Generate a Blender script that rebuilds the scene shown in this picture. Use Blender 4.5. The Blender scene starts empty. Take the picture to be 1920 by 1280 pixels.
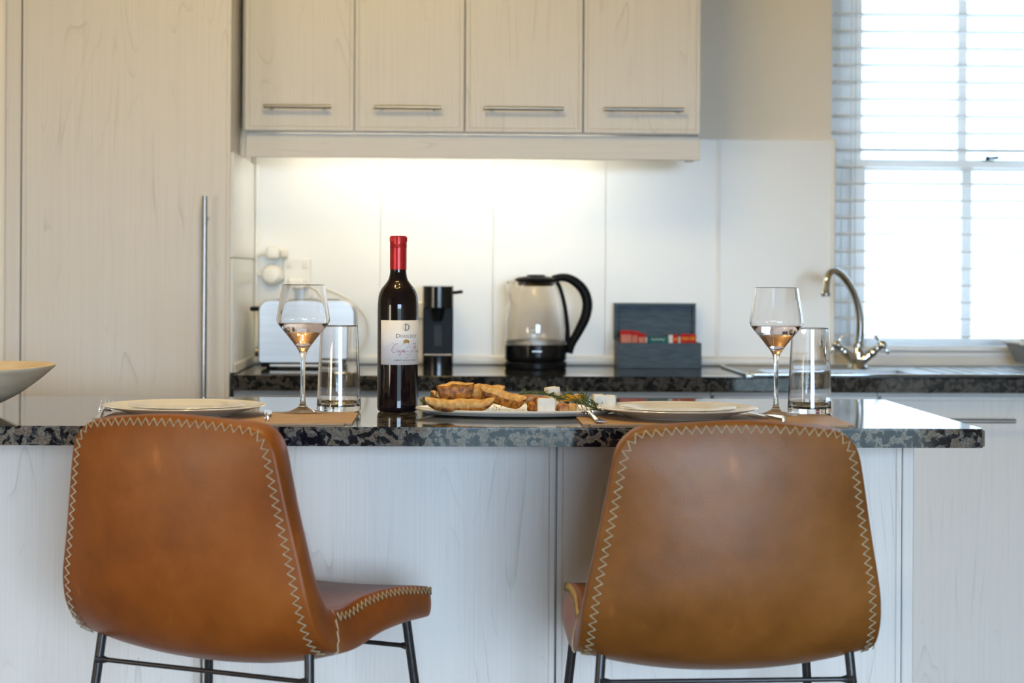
import bpy, bmesh, math, random
from mathutils import Vector, Matrix
random.seed(7)
sc = bpy.context.scene
COL = sc.collection
PI = math.pi

# ------------------------------------------------------------------ camera
F_PX, YAW, ROLL, CAM_H = 3600.0, math.atan(120 / 3600), 0.006, 1.1413
cam = bpy.data.objects.new('camera', bpy.data.cameras.new('camera'))
COL.objects.link(cam)
sc.camera = cam
cam.data.sensor_width = 36.0
cam.data.lens = 36.0 * F_PX / 1920
cam.data.shift_y = -131.0 / 1920
cam.location = (0, 0, CAM_H)
cam.rotation_euler = (Matrix.Rotation(-YAW, 3, 'Z') @ Matrix.Rotation(PI / 2, 3, 'X') @ Matrix.Rotation(ROLL, 3, 'Z')).to_euler()
cam.data.clip_start = 0.05
cam.data.dof.use_dof = True
cam.data.dof.focus_distance = 3.22
cam.data.dof.aperture_fstop = 4.8

# ------------------------------------------------------------------ world, lights, exposure
sc.view_settings.view_transform = 'Standard'
sc.view_settings.look = 'None'
sc.view_settings.gamma = 1.0
sc.view_settings.use_curve_mapping = False
sc.view_settings.exposure = 0.0
w = bpy.data.worlds.new('sky')
sc.world = w
w.use_nodes = True
nt = w.node_tree
bg = nt.nodes['Background']
bg.inputs['Color'].default_value = (0.56, 0.76, 1.0, 1)
bg.inputs['Strength'].default_value = 34.0
SKY_OPEN = (0.1, 2.1, 0.02, 2.15)          # patio door opening in the wall behind the camera
WIN = (0.995, 1.75, 0.925, 2.15)           # kitchen window opening


def portal(name, x, y, z, sx, sz, rx):
    l = bpy.data.lights.new(name, 'AREA')
    l.shape = 'RECTANGLE'
    l.size, l.size_y = sx, sz
    l.cycles.is_portal = True
    o = bpy.data.objects.new(name, l)
    COL.objects.link(o)
    o.location = (x, y, z)
    o.rotation_euler = (rx, 0, 0)
    return o


Y_FRONT = -3.2
portal('patio_portal', 1.1, Y_FRONT + .02, 0.97, 2.4, 1.93, PI / 2)
portal('window_portal', 1.3725, 5.14, 1.54, .75, 1.22, -PI / 2)
# bulbs of the warm pendant cluster that hangs above the stools, out of the picture
for k in range(7):
    a = k / 7 * 2 * PI
    l = bpy.data.lights.new('pendant_bulb', 'POINT')
    l.energy = 5.0
    l.color = (1.0, 0.76, 0.31)
    l.shadow_soft_size = .04
    o = bpy.data.objects.new('pendant_bulb', l)
    COL.objects.link(o)
    o.location = (-.16 + .22 * math.cos(a), 3.02 + .22 * math.sin(a), 2.24 + .05 * (k % 2))
# added soft fill light that lifts the left island panels and tall cabinet
l = bpy.data.lights.new('left_fill_light', 'POINT')
l.energy = 55
l.color = (1.0, 0.90, 0.76)
l.shadow_soft_size = .3
o = bpy.data.objects.new('left_fill_light', l)
COL.objects.link(o)
o.location = (-2.35, .9, 1.05)
sc.cycles.max_bounces = 14
sc.cycles.transmission_bounces = 14
sc.cycles.transparent_max_bounces = 24


# ------------------------------------------------------------------ materials
def new_mat(name):
    m = bpy.data.materials.new(name)
    m.use_nodes = True
    t = m.node_tree
    return m, t, t.nodes['Principled BSDF']


def N(t, typ, **kw):
    n = t.nodes.new(typ)
    for k, v in kw.items():
        if k.startswith('i_'):
            key = k[2:]
            n.inputs[int(key) if key.isdigit() else key.replace('_', ' ')].default_value = v
        else:
            setattr(n, k, v)
    return n


def c4(c):
    return (c[0], c[1], c[2], 1)


def ramp(t, stops):
    r = t.nodes.new('ShaderNodeValToRGB')
    e = r.color_ramp.elements
    while len(e) < len(stops):
        e.new(.5)
    for q, (p, c) in zip(e, stops):
        q.position = p
        q.color = c4(c) if not isinstance(c, (int, float)) else (c, c, c, 1)
    return r


def pm(name, c1, c2=None, scale=20.0, rough=.5, metal=0.0, stretch=(1, 1, 1), bump=0.0, detail=4.0, spec=.5, lo=.35, hi=.65,
       coat=0.0, rvar=0.0, trans=0.0, ior=1.5, coord='Object', sss=0.0):
    m, t, p = new_mat(name)
    L = t.links
    tc = N(t, 'ShaderNodeTexCoord')
    mp = N(t, 'ShaderNodeMapping')
    mp.inputs['Scale'].default_value = stretch
    L.new(tc.outputs[coord], mp.inputs['Vector'])
    no = N(t, 'ShaderNodeTexNoise', i_Scale=scale, i_Detail=detail)
    L.new(mp.outputs[0], no.inputs['Vector'])
    if c2 is None:
        c2 = tuple(min(1, x * 1.06 + .004) for x in c1)
    r = ramp(t, [(lo, c1), (hi, c2)])
    L.new(no.outputs['Fac'], r.inputs['Fac'])
    L.new(r.outputs['Color'], p.inputs['Base Color'])
    p.inputs['Roughness'].default_value = rough
    p.inputs['Metallic'].default_value = metal
    p.inputs['Specular IOR Level'].default_value = spec
    p.inputs['Coat Weight'].default_value = coat
    p.inputs['Coat Roughness'].default_value = .08
    p.inputs['IOR'].default_value = ior
    p.inputs['Transmission Weight'].default_value = trans
    p.inputs['Subsurface Weight'].default_value = sss
    if sss:
        p.inputs['Subsurface Radius'].default_value = (.01, .008, .006)
    if rvar:
        mr = N(t, 'ShaderNodeMapRange', i_3=max(0, rough - rvar), i_4=rough + rvar)
        L.new(no.outputs['Fac'], mr.inputs[0])
        L.new(mr.outputs[0], p.inputs['Roughness'])
    if bump:
        b = N(t, 'ShaderNodeBump', i_Strength=bump, i_Distance=.002)
        L.new(no.outputs['Fac'], b.inputs['Height'])
        L.new(b.outputs[0], p.inputs['Normal'])
    return m


def limewash(name, base, dark, vertical=True):
    """pale limewashed wood grain running along z (or x)"""
    m, t, p = new_mat(name)
    L = t.links
    g = N(t, 'ShaderNodeNewGeometry')
    oi = N(t, 'ShaderNodeObjectInfo')
    ml = N(t, 'ShaderNodeMath', operation='MULTIPLY', i_1=17.3)
    L.new(oi.outputs['Random'], ml.inputs[0])
    cb = N(t, 'ShaderNodeCombineXYZ')
    for k in range(3):
        L.new(ml.outputs[0], cb.inputs[k])
    ad = N(t, 'ShaderNodeVectorMath', operation='ADD')
    L.new(g.outputs['Position'], ad.inputs[0])
    L.new(cb.outputs[0], ad.inputs[1])

    def mapped(sx, sy, sz):
        mp = N(t, 'ShaderNodeMapping')
        mp.inputs['Scale'].default_value = (sx, sy, sz) if vertical else (sz, sy, sx)
        L.new(ad.outputs[0], mp.inputs['Vector'])
        return mp
    # fine fibre
    f1 = N(t, 'ShaderNodeTexNoise', i_Scale=1.0, i_Detail=3.0)
    L.new(mapped(260, 60, 3.0).outputs[0], f1.inputs['Vector'])
    # cathedral figure: contour lines of a smooth stretched field
    f2 = N(t, 'ShaderNodeTexNoise', i_Scale=1.0, i_Detail=1.5, i_Distortion=.4)
    L.new(mapped(9, 4, 1.3).outputs[0], f2.inputs['Vector'])
    m2 = N(t, 'ShaderNodeMath', operation='MULTIPLY', i_1=13.0)
    L.new(f2.outputs['Fac'], m2.inputs[0])
    fr = N(t, 'ShaderNodeMath', operation='FRACT')
    L.new(m2.outputs[0], fr.inputs[0])
    r2 = ramp(t, [(0.0, 1.0), (.10, .25), (.30, 0.0), (1.0, 0.0)])
    L.new(fr.outputs[0], r2.inputs['Fac'])
    # patches where the figure shows
    f3 = N(t, 'ShaderNodeTexNoise', i_Scale=1.0, i_Detail=2.0)
    L.new(mapped(14, 6, 5).outputs[0], f3.inputs['Vector'])
    r3 = ramp(t, [(.48, 0.0), (.66, 1.0)])
    L.new(f3.outputs['Fac'], r3.inputs['Fac'])
    mu = N(t, 'ShaderNodeMath', operation='MULTIPLY')
    L.new(r2.outputs['Color'], mu.inputs[0])
    L.new(r3.outputs['Color'], mu.inputs[1])
    r1 = ramp(t, [(.40, 0.0), (.75, .20)])
    L.new(f1.outputs['Fac'], r1.inputs['Fac'])
    sm = N(t, 'ShaderNodeMath', operation='MULTIPLY_ADD', i_1=.7)
    L.new(mu.outputs[0], sm.inputs[0])
    L.new(r1.outputs['Color'], sm.inputs[2])
    mx = N(t, 'ShaderNodeMix', data_type='RGBA')
    mx.inputs['A'].default_value = c4(base)
    mx.inputs['B'].default_value = c4(dark)
    L.new(sm.outputs[0], mx.inputs['Factor'])
    L.new(mx.outputs['Result'], p.inputs['Base Color'])
    p.inputs['Roughness'].default_value = .42
    b = N(t, 'ShaderNodeBump', i_Strength=.12, i_Distance=.001)
    b.invert = True
    L.new(sm.outputs[0], b.inputs['Height'])
    L.new(b.outputs[0], p.inputs['Normal'])
    return m


def granite(name, dark, mid, light, rust, amount):
    m, t, p = new_mat(name)
    L = t.links
    g = N(t, 'ShaderNodeNewGeometry')
    n0 = N(t, 'ShaderNodeTexNoise', i_Scale=60.0, i_Detail=2.0)
    L.new(g.outputs['Position'], n0.inputs['Vector'])
    mx0 = N(t, 'ShaderNodeMix', data_type='VECTOR')
    mx0.inputs['Factor'].default_value = .018
    L.new(g.outputs['Position'], mx0.inputs['A'])
    L.new(n0.outputs['Color'], mx0.inputs['B'])
    v = N(t, 'ShaderNodeTexVoronoi', i_Scale=115.0)
    L.new(mx0.outputs['Result'], v.inputs['Vector'])
    sp = N(t, 'ShaderNodeSeparateColor')
    L.new(v.outputs['Color'], sp.inputs[0])
    big = N(t, 'ShaderNodeTexNoise', i_Scale=44.0, i_Detail=5.0, i_Roughness=.65)
    L.new(mx0.outputs['Result'], big.inputs['Vector'])
    av = N(t, 'ShaderNodeMath', operation='MULTIPLY_ADD', i_1=.42)
    L.new(sp.outputs[0], av.inputs[0])
    mb = N(t, 'ShaderNodeMath', operation='MULTIPLY', i_1=.75)
    L.new(big.outputs['Fac'], mb.inputs[0])
    L.new(mb.outputs[0], av.inputs[2])
    r = ramp(t, [(.42 - amount, dark), (.52 - amount, mid), (.62 - amount, light), (.74 - amount, rust), (.80 - amount, light)])
    L.new(av.outputs[0], r.inputs['Fac'])
    fine = N(t, 'ShaderNodeTexNoise', i_Scale=420.0, i_Detail=2.0)
    L.new(g.outputs['Position'], fine.inputs['Vector'])
    rf = ramp(t, [(.35, .45), (.65, 1.25)])
    L.new(fine.outputs['Fac'], rf.inputs['Fac'])
    mm = N(t, 'ShaderNodeMix', data_type='RGBA', blend_type='MULTIPLY')
    mm.inputs['Factor'].default_value = .8
    L.new(r.outputs['Color'], mm.inputs['A'])
    L.new(rf.outputs['Color'], mm.inputs['B'])
    L.new(mm.outputs['Result'], p.inputs['Base Color'])
    p.inputs['Roughness'].default_value = .06
    p.inputs['IOR'].default_value = 1.42
    return m


def leather(name, c_dark, c_mid, c_light):
    m, t, p = new_mat(name)
    L = t.links
    tc = N(t, 'ShaderNodeTexCoord')
    n1 = N(t, 'ShaderNodeTexNoise', i_Scale=7.0, i_Detail=6.0, i_Roughness=.6)
    L.new(tc.outputs['Object'], n1.inputs['Vector'])
    r1 = ramp(t, [(.30, c_dark), (.52, c_mid), (.75, c_light)])
    L.new(n1.outputs['Fac'], r1.inputs['Fac'])
    # pale scuffs
    v = N(t, 'ShaderNodeTexNoise', i_Scale=24.0, i_Detail=3.0)
    mp = N(t, 'ShaderNodeMapping')
    mp.inputs['Scale'].default_value = (1, 1, .45)
    L.new(tc.outputs['Object'], mp.inputs['Vector'])
    L.new(mp.outputs[0], v.inputs['Vector'])
    rs = ramp(t, [(.66, 0.0), (.78, .35)])
    L.new(v.outputs['Fac'], rs.inputs['Fac'])
    mx = N(t, 'ShaderNodeMix', data_type='RGBA')
    mx.inputs['B'].default_value = c4(tuple(min(1, 1.9 * x) for x in c_light))
    L.new(rs.outputs['Color'], mx.inputs['Factor'])
    L.new(r1.outputs['Color'], mx.inputs['A'])
    L.new(mx.outputs['Result'], p.inputs['Base Color'])
    p.inputs['Specular IOR Level'].default_value = .40
    rr = N(t, 'ShaderNodeMapRange', i_3=.34, i_4=.48)
    L.new(n1.outputs['Fac'], rr.inputs[0])
    L.new(rr.outputs[0], p.inputs['Roughness'])
    fine = N(t, 'ShaderNodeTexVoronoi', i_Scale=420.0)
    L.new(tc.outputs['Object'], fine.inputs['Vector'])
    b = N(t, 'ShaderNodeBump', i_Strength=.10, i_Distance=.001)
    L.new(fine.outputs['Distance'], b.inputs['Height'])
    n2 = N(t, 'ShaderNodeTexNoise', i_Scale=11.0, i_Detail=2.0)
    L.new(tc.outputs['Object'], n2.inputs['Vector'])
    b2 = N(t, 'ShaderNodeBump', i_Strength=.22, i_Distance=.01)
    L.new(n2.outputs['Fac'], b2.inputs['Height'])
    L.new(b.outputs[0], b2.inputs['Normal'])
    L.new(b2.outputs[0], p.inputs['Normal'])
    return m


def emission(name, col, s):
    m, t, p = new_mat(name)
    n = N(t, 'ShaderNodeTexNoise', i_Scale=3.0)
    r = ramp(t, [(0, col), (1, col)])
    t.links.new(n.outputs['Fac'], r.inputs['Fac'])
    t.links.new(r.outputs['Color'], p.inputs['Emission Color'])
    p.inputs['Base Color'].default_value = c4((.9, .9, .9))
    p.inputs['Emission Strength'].default_value = s
    return m


def clear_glass(name, col=(1, 1, 1), ior=1.5):
    m, t, p = new_mat(name)
    n = N(t, 'ShaderNodeTexNoise', i_Scale=4.0)
    r = ramp(t, [(0, col), (1, tuple(min(1, x * .995) for x in col))])
    t.links.new(n.outputs['Fac'], r.inputs['Fac'])
    t.links.new(r.outputs['Color'], p.inputs['Base Color'])
    p.inputs['Roughness'].default_value = 0.0
    p.inputs['Transmission Weight'].default_value = 1.0
    p.inputs['IOR'].default_value = ior
    return m


def pane_glass(name):
    m, t, p = new_mat(name)
    out = t.nodes['Material Output']
    tr = N(t, 'ShaderNodeBsdfTransparent')
    gl = N(t, 'ShaderNodeBsdfGlossy')
    gl.inputs['Roughness'].default_value = .0
    fr = N(t, 'ShaderNodeFresnel', i_IOR=1.45)
    mx = N(t, 'ShaderNodeMixShader')
    t.links.new(fr.outputs[0], mx.inputs[0])
    t.links.new(tr.outputs[0], mx.inputs[1])
    t.links.new(gl.outputs[0], mx.inputs[2])
    t.links.new(mx.outputs[0], out.inputs['Surface'])
    t.nodes.remove(p)
    return m


M = {}
M['wood'] = limewash('limewashed_wood', (.715, .685, .645), (.50, .475, .44))
M['wood_h'] = limewash('limewashed_wood_across', (.715, .685, .645), (.50, .475, .44), False)
M['wood_edge'] = pm('cabinet_interior_board', (.55, .52, .47), (.60, .57, .52), 30)
M['granite'] = granite('speckled_granite', (.004, .006, .011), (.030, .036, .045), (.19, .18, .155), (.15, .115, .085), -.03)
M['granite_dark'] = granite('dark_granite', (.004, .006, .008), (.018, .022, .026), (.075, .075, .074), (.05, .045, .042), -.04)
M['wall'] = pm('painted_wall', (.85, .80, .71), (.87, .82, .73), 3, rough=.8, detail=2)
M['tan_wall'] = pm('tan_wall', (.50, .40, .27), (.53, .43, .30), 3, rough=.85)  # unseen room walls, tinted tan so the bounced light turns warm
M['ceiling'] = pm('warm_ceiling', (.46, .33, .18), (.50, .37, .21), 3, rough=.9)
M['floor'] = pm('floor_boards', (.20, .17, .13), (.25, .21, .17), 4, rough=.45, stretch=(8, 1, 1))
M['tile'] = pm('gloss_white_tile', (.85, .85, .82), (.87, .87, .84), 2, rough=.30, spec=.5)
M['bead'] = pm('white_bead', (.84, .82, .76), None, 8, rough=.35)
M['grout'] = pm('tile_grout', (.74, .72, .67), None, 80, rough=.9)
M['white_paint'] = pm('white_gloss_paint', (.88, .89, .89), (.90, .91, .91), 6, rough=.3)
M['slat'] = pm('blind_slat', (.88, .89, .88), (.91, .92, .91), 8, rough=.4)
M['steel'] = pm('brushed_steel', (.33, .325, .31), (.42, .415, .40), 60, rough=.34, metal=1, stretch=(40, 1, 1))
M['steel_v'] = pm('brushed_steel_upright', (.34, .345, .34), (.43, .435, .43), 60, rough=.30, metal=1, stretch=(1, 1, .05))
M['satin_steel'] = pm('satin_steel', (.60, .60, .59), (.66, .66, .65), 40, rough=.42, metal=1, stretch=(.1, 1, 4))
M['chrome'] = pm('polished_chrome', (.68, .74, .77), (.74, .80, .83), 8, rough=.07, metal=1)
M['cutlery'] = pm('polished_cutlery', (.78, .77, .75), (.84, .83, .81), 30, rough=.12, metal=1)
M['black_plastic'] = pm('black_plastic', (.006, .007, .008), (.010, .011, .012), 40, rough=.32, spec=.08)
M['black_gloss'] = pm('black_gloss', (.005, .006, .007), (.009, .010, .012), 40, rough=.12, spec=.35)
M['black_metal'] = pm('black_powdercoat', (.012, .012, .014), (.022, .022, .024), 120, rough=.35, bump=.05)
M['grey_plastic'] = pm('grey_plastic', (.22, .25, .27), (.27, .30, .32), 20, rough=.4)
M['dark_grey'] = pm('dark_grey_plastic', (.035, .042, .050), (.05, .058, .066), 20, rough=.5, spec=.2)
M['white_plastic'] = pm('white_plastic', (.80, .79, .74), (.83, .82, .77), 20, rough=.35)
M['cream_plastic'] = pm('cream_plastic', (.74, .71, .62), (.78, .75, .66), 20, rough=.4)
M['leather_a'] = leather('tan_leather', (.170, .043, .006), (.245, .066, .008), (.32, .098, .016))
M['leather_b'] = leather('cognac_leather', (.145, .050, .008), (.215, .076, .012), (.285, .110, .022))
M['thread'] = pm('waxed_thread', (.42, .35, .22), (.56, .48, .32), 300, rough=.7)
M['porcelain'] = pm('glazed_porcelain', (.82, .81, .79), (.84, .83, .81), 8, rough=.12, coat=.4)
M['platter'] = pm('cream_glazed_stoneware', (.74, .70, .62), (.78, .74, .66), 14, rough=.2, coat=.3)
M['mat'] = pm('tan_leather_mat', (.41, .265, .15), (.48, .32, .19), 25, rough=.55, bump=.1)
M['glass'] = clear_glass('drinking_glass', (1, 1, 1))
M['kettle_glass'] = clear_glass('kettle_glass', (1, 1, 1), 1.4)
M['water'] = clear_glass('water', (.98, 1, 1), 1.33)
M['wine'] = clear_glass('pale_wine', (.88, .77, .79), 1.34)
M['bottle'] = pm('dark_bottle_glass', (.006, .004, .005), (.010, .006, .008), 8, rough=.03, spec=.4, ior=1.45)
M['capsule'] = pm('red_foil', (.42, .012, .018), (.50, .018, .022), 60, rough=.30, metal=.35)
M['paper'] = pm('label_paper', (.72, .72, .74), (.76, .76, .78), 60, rough=.6)
M['ink'] = pm('grey_ink', (.05, .05, .055), None, 50, rough=.6)
M['ink_soft'] = pm('soft_grey_ink', (.30, .29, .30), None, 50, rough=.6)
M['crimson'] = pm('crimson_ink', (.36, .02, .06), None, 50, rough=.6)
M['gold'] = pm('gold_ink', (.40, .24, .07), (.50, .30, .09), 200, rough=.4, metal=.3)
M['bowl'] = pm('pale_carved_wood', (.70, .58, .42), (.82, .72, .56), 14, rough=.6, stretch=(1, 1, 4), bump=.15)
M['crust'] = pm('toasted_crust', (.10, .024, .003), (.56, .21, .025), 120, rough=.55, bump=.5, detail=8, lo=.38, hi=.66)
M['crumb'] = pm('toasted_crumb', (.52, .25, .055), (.74, .46, .17), 130, rough=.75, bump=.5, detail=8)
M['feta'] = pm('feta', (.80, .77, .69), (.86, .83, .76), 90, rough=.6, bump=.4, sss=.15)
M['herb'] = pm('rosemary_green', (.045, .075, .022), (.11, .15, .05), 60, rough=.5)
M['orange'] = pm('orange_flesh', (.78, .30, .01), (.85, .40, .03), 60, rough=.35)
M['roast'] = pm('roasted_chunk', (.28, .05, .012), (.70, .42, .18), 60, rough=.5, bump=.5, detail=8)
M['crumbs'] = pm('pale_crumbs', (.74, .60, .40), (.80, .68, .50), 90, rough=.8)
M['box'] = pm('slate_blue_paint', (.050, .080, .112), (.080, .122, .165), 22, rough=.55, spec=.3, stretch=(1, 6, 6))
M['red_pack'] = pm('red_sachet', (.46, .008, .006), (.56, .02, .012), 40, rough=.55, spec=.2)
M['pink_pack'] = pm('pink_sachet_print', (.58, .20, .15), (.68, .28, .20), 90, rough=.55, spec=.2)
M['teal_pack'] = pm('teal_sachet', (.004, .11, .12), (.010, .16, .16), 40, rough=.55, spec=.2)
M['orange_pack'] = pm('orange_sachet', (.70, .16, .01), (.76, .24, .02), 40, rough=.55, spec=.2)
M['white_pack'] = pm('white_sachet', (.70, .66, .62), (.78, .74, .70), 40, rough=.4)
M['tube_light'] = emission('warm_light_tube', (1.0, .90, .72), 15)
M['pane'] = pane_glass('window_pane')
M['paving'] = pm('pale_paving', (.22, .22, .21), (.28, .28, .27), 2, rough=.9)
M['terrace'] = pm('lawn', (.06, .065, .05), (.08, .085, .06), 2, rough=.9)
M['cord'] = pm('blind_cord', (.62, .66, .66), None, 90, rough=.7)
M['sky_screen'] = pm('sky_screen_grey', (.15, .155, .15), (.19, .195, .19), 1.2, rough=.9)  # kept dark so the added screen tones down the window view


# ------------------------------------------------------------------ mesh helpers
def link(name, me, mat, parent=None, smooth=False):
    o = bpy.data.objects.new(name, me)
    COL.objects.link(o)
    if mat is not None:
        me.materials.append(M[mat] if isinstance(mat, str) else mat)
    if parent is not None:
        o.parent = parent
    if smooth:
        for p in me.polygons:
            p.use_smooth = True
    return o


def from_bm(name, bm, mat, parent=None, smooth=False, recalc=True):
    if recalc:
        bmesh.ops.recalc_face_normals(bm, faces=bm.faces)
    me = bpy.data.meshes.new(name)
    bm.to_mesh(me)
    bm.free()
    return link(name, me, mat, parent, smooth)


def auto_smooth(o, deg=40, flat=False):
    me = o.data
    bm = bmesh.new()
    bm.from_mesh(me)
    for f in bm.faces:
        f.smooth = True
    for e in bm.edges:
        if len(e.link_faces) == 2 and e.calc_face_angle(0) > math.radians(deg):
            e.smooth = False
        if flat and len(e.link_faces) == 2:      # keep the big faces truly flat next to their bevels
            a1, a2 = (f.calc_area() for f in e.link_faces)
            if max(a1, a2) > 6 * min(a1, a2) + 1e-9:
                e.smooth = False
    bm.to_mesh(me)
    bm.free()
    return o


def add_box(bm, x0, x1, y0, y1, z0, z1):
    r = bmesh.ops.create_cube(bm, size=1.0)
    for v in r['verts']:
        v.co.x = x0 if v.co.x < 0 else x1
        v.co.y = y0 if v.co.y < 0 else y1
        v.co.z = z0 if v.co.z < 0 else z1
    return r['verts']


def box(name, x0, x1, y0, y1, z0, z1, mat, parent=None, bevel=0.0, seg=2):
    bm = bmesh.new()
    add_box(bm, x0, x1, y0, y1, z0, z1)
    if bevel:
        bmesh.ops.bevel(bm, geom=list(bm.edges), offset=bevel, segments=seg, profile=.5, affect='EDGES')
    o = from_bm(name, bm, mat, parent)
    if bevel:
        auto_smooth(o, 50, True)
    return o


def add_lathe(bm, prof, n=48, cx=0, cy=0, sx=1.0, sy=1.0, closed=False):
    """revolve (r,z) points; closed joins last ring to the first"""
    rings = []
    for r, z in prof:
        if r < 1e-6:
            rings.append([bm.verts.new((cx, cy, z))])
        else:
            rings.append([bm.verts.new((cx + sx * r * math.cos(2 * PI * k / n), cy + sy * r * math.sin(2 * PI * k / n), z)) for k in range(n)])
    pairs = list(zip(rings[:-1], rings[1:]))
    if closed:
        pairs.append((rings[-1], rings[0]))
    for a, b in pairs:
        if len(a) == 1 and len(b) == 1:
            continue
        for k in range(n):
            k2 = (k + 1) % n
            if len(a) == 1:
                bm.faces.new((a[0], b[k], b[k2]))
            elif len(b) == 1:
                bm.faces.new((a[k], a[k2], b[0]))
            else:
                bm.faces.new((a[k], a[k2], b[k2], b[k]))


def support(prof, eps):
    """add rings close to every marked turn of the profile so smooth shading stays true on the long faces"""
    out = [prof[0]]
    for a, b, c in zip(prof[:-2], prof[1:-1], prof[2:]):
        v1, v2 = (b[0] - a[0], b[1] - a[1]), (c[0] - b[0], c[1] - b[1])
        l1, l2 = math.hypot(*v1), math.hypot(*v2)
        if l1 < 1e-9 or l2 < 1e-9:
            out.append(b)
            continue
        cs = (v1[0] * v2[0] + v1[1] * v2[1]) / (l1 * l2)
        if cs < math.cos(math.radians(7)):
            if l1 > 3 * eps:
                out.append((b[0] - v1[0] / l1 * eps, b[1] - v1[1] / l1 * eps))
            out.append(b)
            if l2 > 3 * eps:
                out.append((b[0] + v2[0] / l2 * eps, b[1] + v2[1] / l2 * eps))
        else:
            out.append(b)
    out.append(prof[-1])
    return out


def lathe(name, prof, mat, parent=None, n=48, deg=35, **kw):
    bm = bmesh.new()
    prof = support(prof, .0005)
    add_lathe(bm, prof, n, **kw)
    o = from_bm(name, bm, mat, parent)
    return auto_smooth(o, deg)


def cr(pts, per=8):
    """Catmull-Rom through points (any dimension)"""
    P = [tuple(p) for p in pts]
    P = [tuple(2 * a - b for a, b in zip(P[0], P[1]))] + P + [tuple(2 * a - b for a, b in zip(P[-1], P[-2]))]
    out = []
    for i in range(1, len(P) - 2):
        for k in range(per):
            t = k / per
            out.append(tuple(.5 * (2 * b + (c - a) * t + (2 * a - 5 * b + 4 * c - d) * t * t + (3 * b - a - 3 * c + d) * t ** 3)
                             for a, b, c, d in zip(P[i - 1], P[i], P[i + 1], P[i + 2])))
    out.append(P[-2])
    return out


def add_tube(bm, pts, rad, n=10, caps=True, flat=1.0):
    pts = [Vector(p) for p in pts]
    if not isinstance(rad, (list, tuple)):
        rad = [rad] * len(pts)
    tans = []
    for i in range(len(pts)):
        a = pts[max(i - 1, 0)]
        b = pts[min(i + 1, len(pts) - 1)]
        tans.append((b - a).normalized())
    up = Vector((0, 0, 1)) if abs(tans[0].z) < .9 else Vector((1, 0, 0))
    u = (up - tans[0] * up.dot(tans[0])).normalized()
    rings = []
    for p, t, r in zip(pts, tans, rad):
        u = (u - t * u.dot(t)).normalized()
        v = t.cross(u)
        rings.append([bm.verts.new(p + u * (r * math.cos(2 * PI * k / n)) + v * (r * flat * math.sin(2 * PI * k / n))) for k in range(n)])
    for a, b in zip(rings[:-1], rings[1:]):
        for k in range(n):
            bm.faces.new((a[k], a[(k + 1) % n], b[(k + 1) % n], b[k]))
    if caps:
        bm.faces.new(list(reversed(rings[0])))
        bm.faces.new(rings[-1])


def tube(name, pts, rad, mat, parent=None, n=10, flat=1.0, caps=True):
    bm = bmesh.new()
    add_tube(bm, pts, rad, n, caps, flat)
    return auto_smooth(from_bm(name, bm, mat, parent), 50)


def thing(name, label, cat, loc=(0, 0, 0), rotz=0.0, group=None):
    o = bpy.data.objects.new(name, None)
    COL.objects.link(o)
    o.empty_display_size = .05
    o.location = loc
    o.rotation_euler = (0, 0, rotz)
    return tag(o, label, cat, group)


def tag(o, label, cat, group=None):
    o['label'] = label
    o['category'] = cat
    if group:
        o['group'] = group
    return o


def struct(o, label=None):
    o['kind'] = 'structure'
    if label:
        o['label'] = label
    return o


# ------------------------------------------------------------------ the room
Y_WALL = 4.97
struct(box('floor', -3.0, 2.7, Y_FRONT, Y_WALL + .2, -.05, 0, 'floor'), 'wooden floor of the room')
struct(box('ceiling', -3.0, 2.7, Y_FRONT, Y_WALL + .2, 2.6, 2.65, 'ceiling'), 'warm toned ceiling')


def wall_with_hole(name, x0, x1, y0, y1, z0, z1, hole, mat, extra=None):
    bm = bmesh.new()
    hx0, hx1, hz0, hz1 = hole
    if extra:
        ex0, ex1, ez0, ez1 = extra
        add_box(bm, x0, ex0, y0, y1, z0, z1)
        add_box(bm, ex0, ex1, y0, y1, ez1, z1)
        add_box(bm, ex0, ex1, y0, y1, z0, ez0)
        x0 = ex1
    add_box(bm, x0, hx0, y0, y1, z0, z1)
    add_box(bm, hx1, x1, y0, y1, z0, z1)
    add_box(bm, hx0, hx1, y0, y1, hz1, z1)
    if hz0 > z0 + .001:
        add_box(bm, hx0, hx1, y0, y1, z0, hz0)
    return from_bm(name, bm, mat)


wall_back = struct(wall_with_hole('wall_back', -3.0, 2.7, Y_WALL, Y_WALL + .18, 0, 2.6, WIN, 'wall'), 'beige painted kitchen wall behind the worktop')
wall_front = struct(wall_with_hole('wall_front', -3.0, 2.7, Y_FRONT - .15, Y_FRONT, 0, 2.6, (-.1, 2.3, 0, 1.94), 'tan_wall'), 'tan wall with a wide patio opening behind the viewer')
struct(box('wall_left', -3.1, -3.0, Y_FRONT, Y_WALL, 0, 2.6, 'tan_wall'), 'tan side wall')
struct(box('wall_right', 2.7, 2.8, Y_FRONT, Y_WALL, 0, 2.6, 'tan_wall'), 'tan side wall by the window')
struct(box('wall_nib', -3.0, -1.022, 4.475, Y_WALL, 0, 2.6, 'wall'), 'beige wall beside the tall cabinet')

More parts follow.
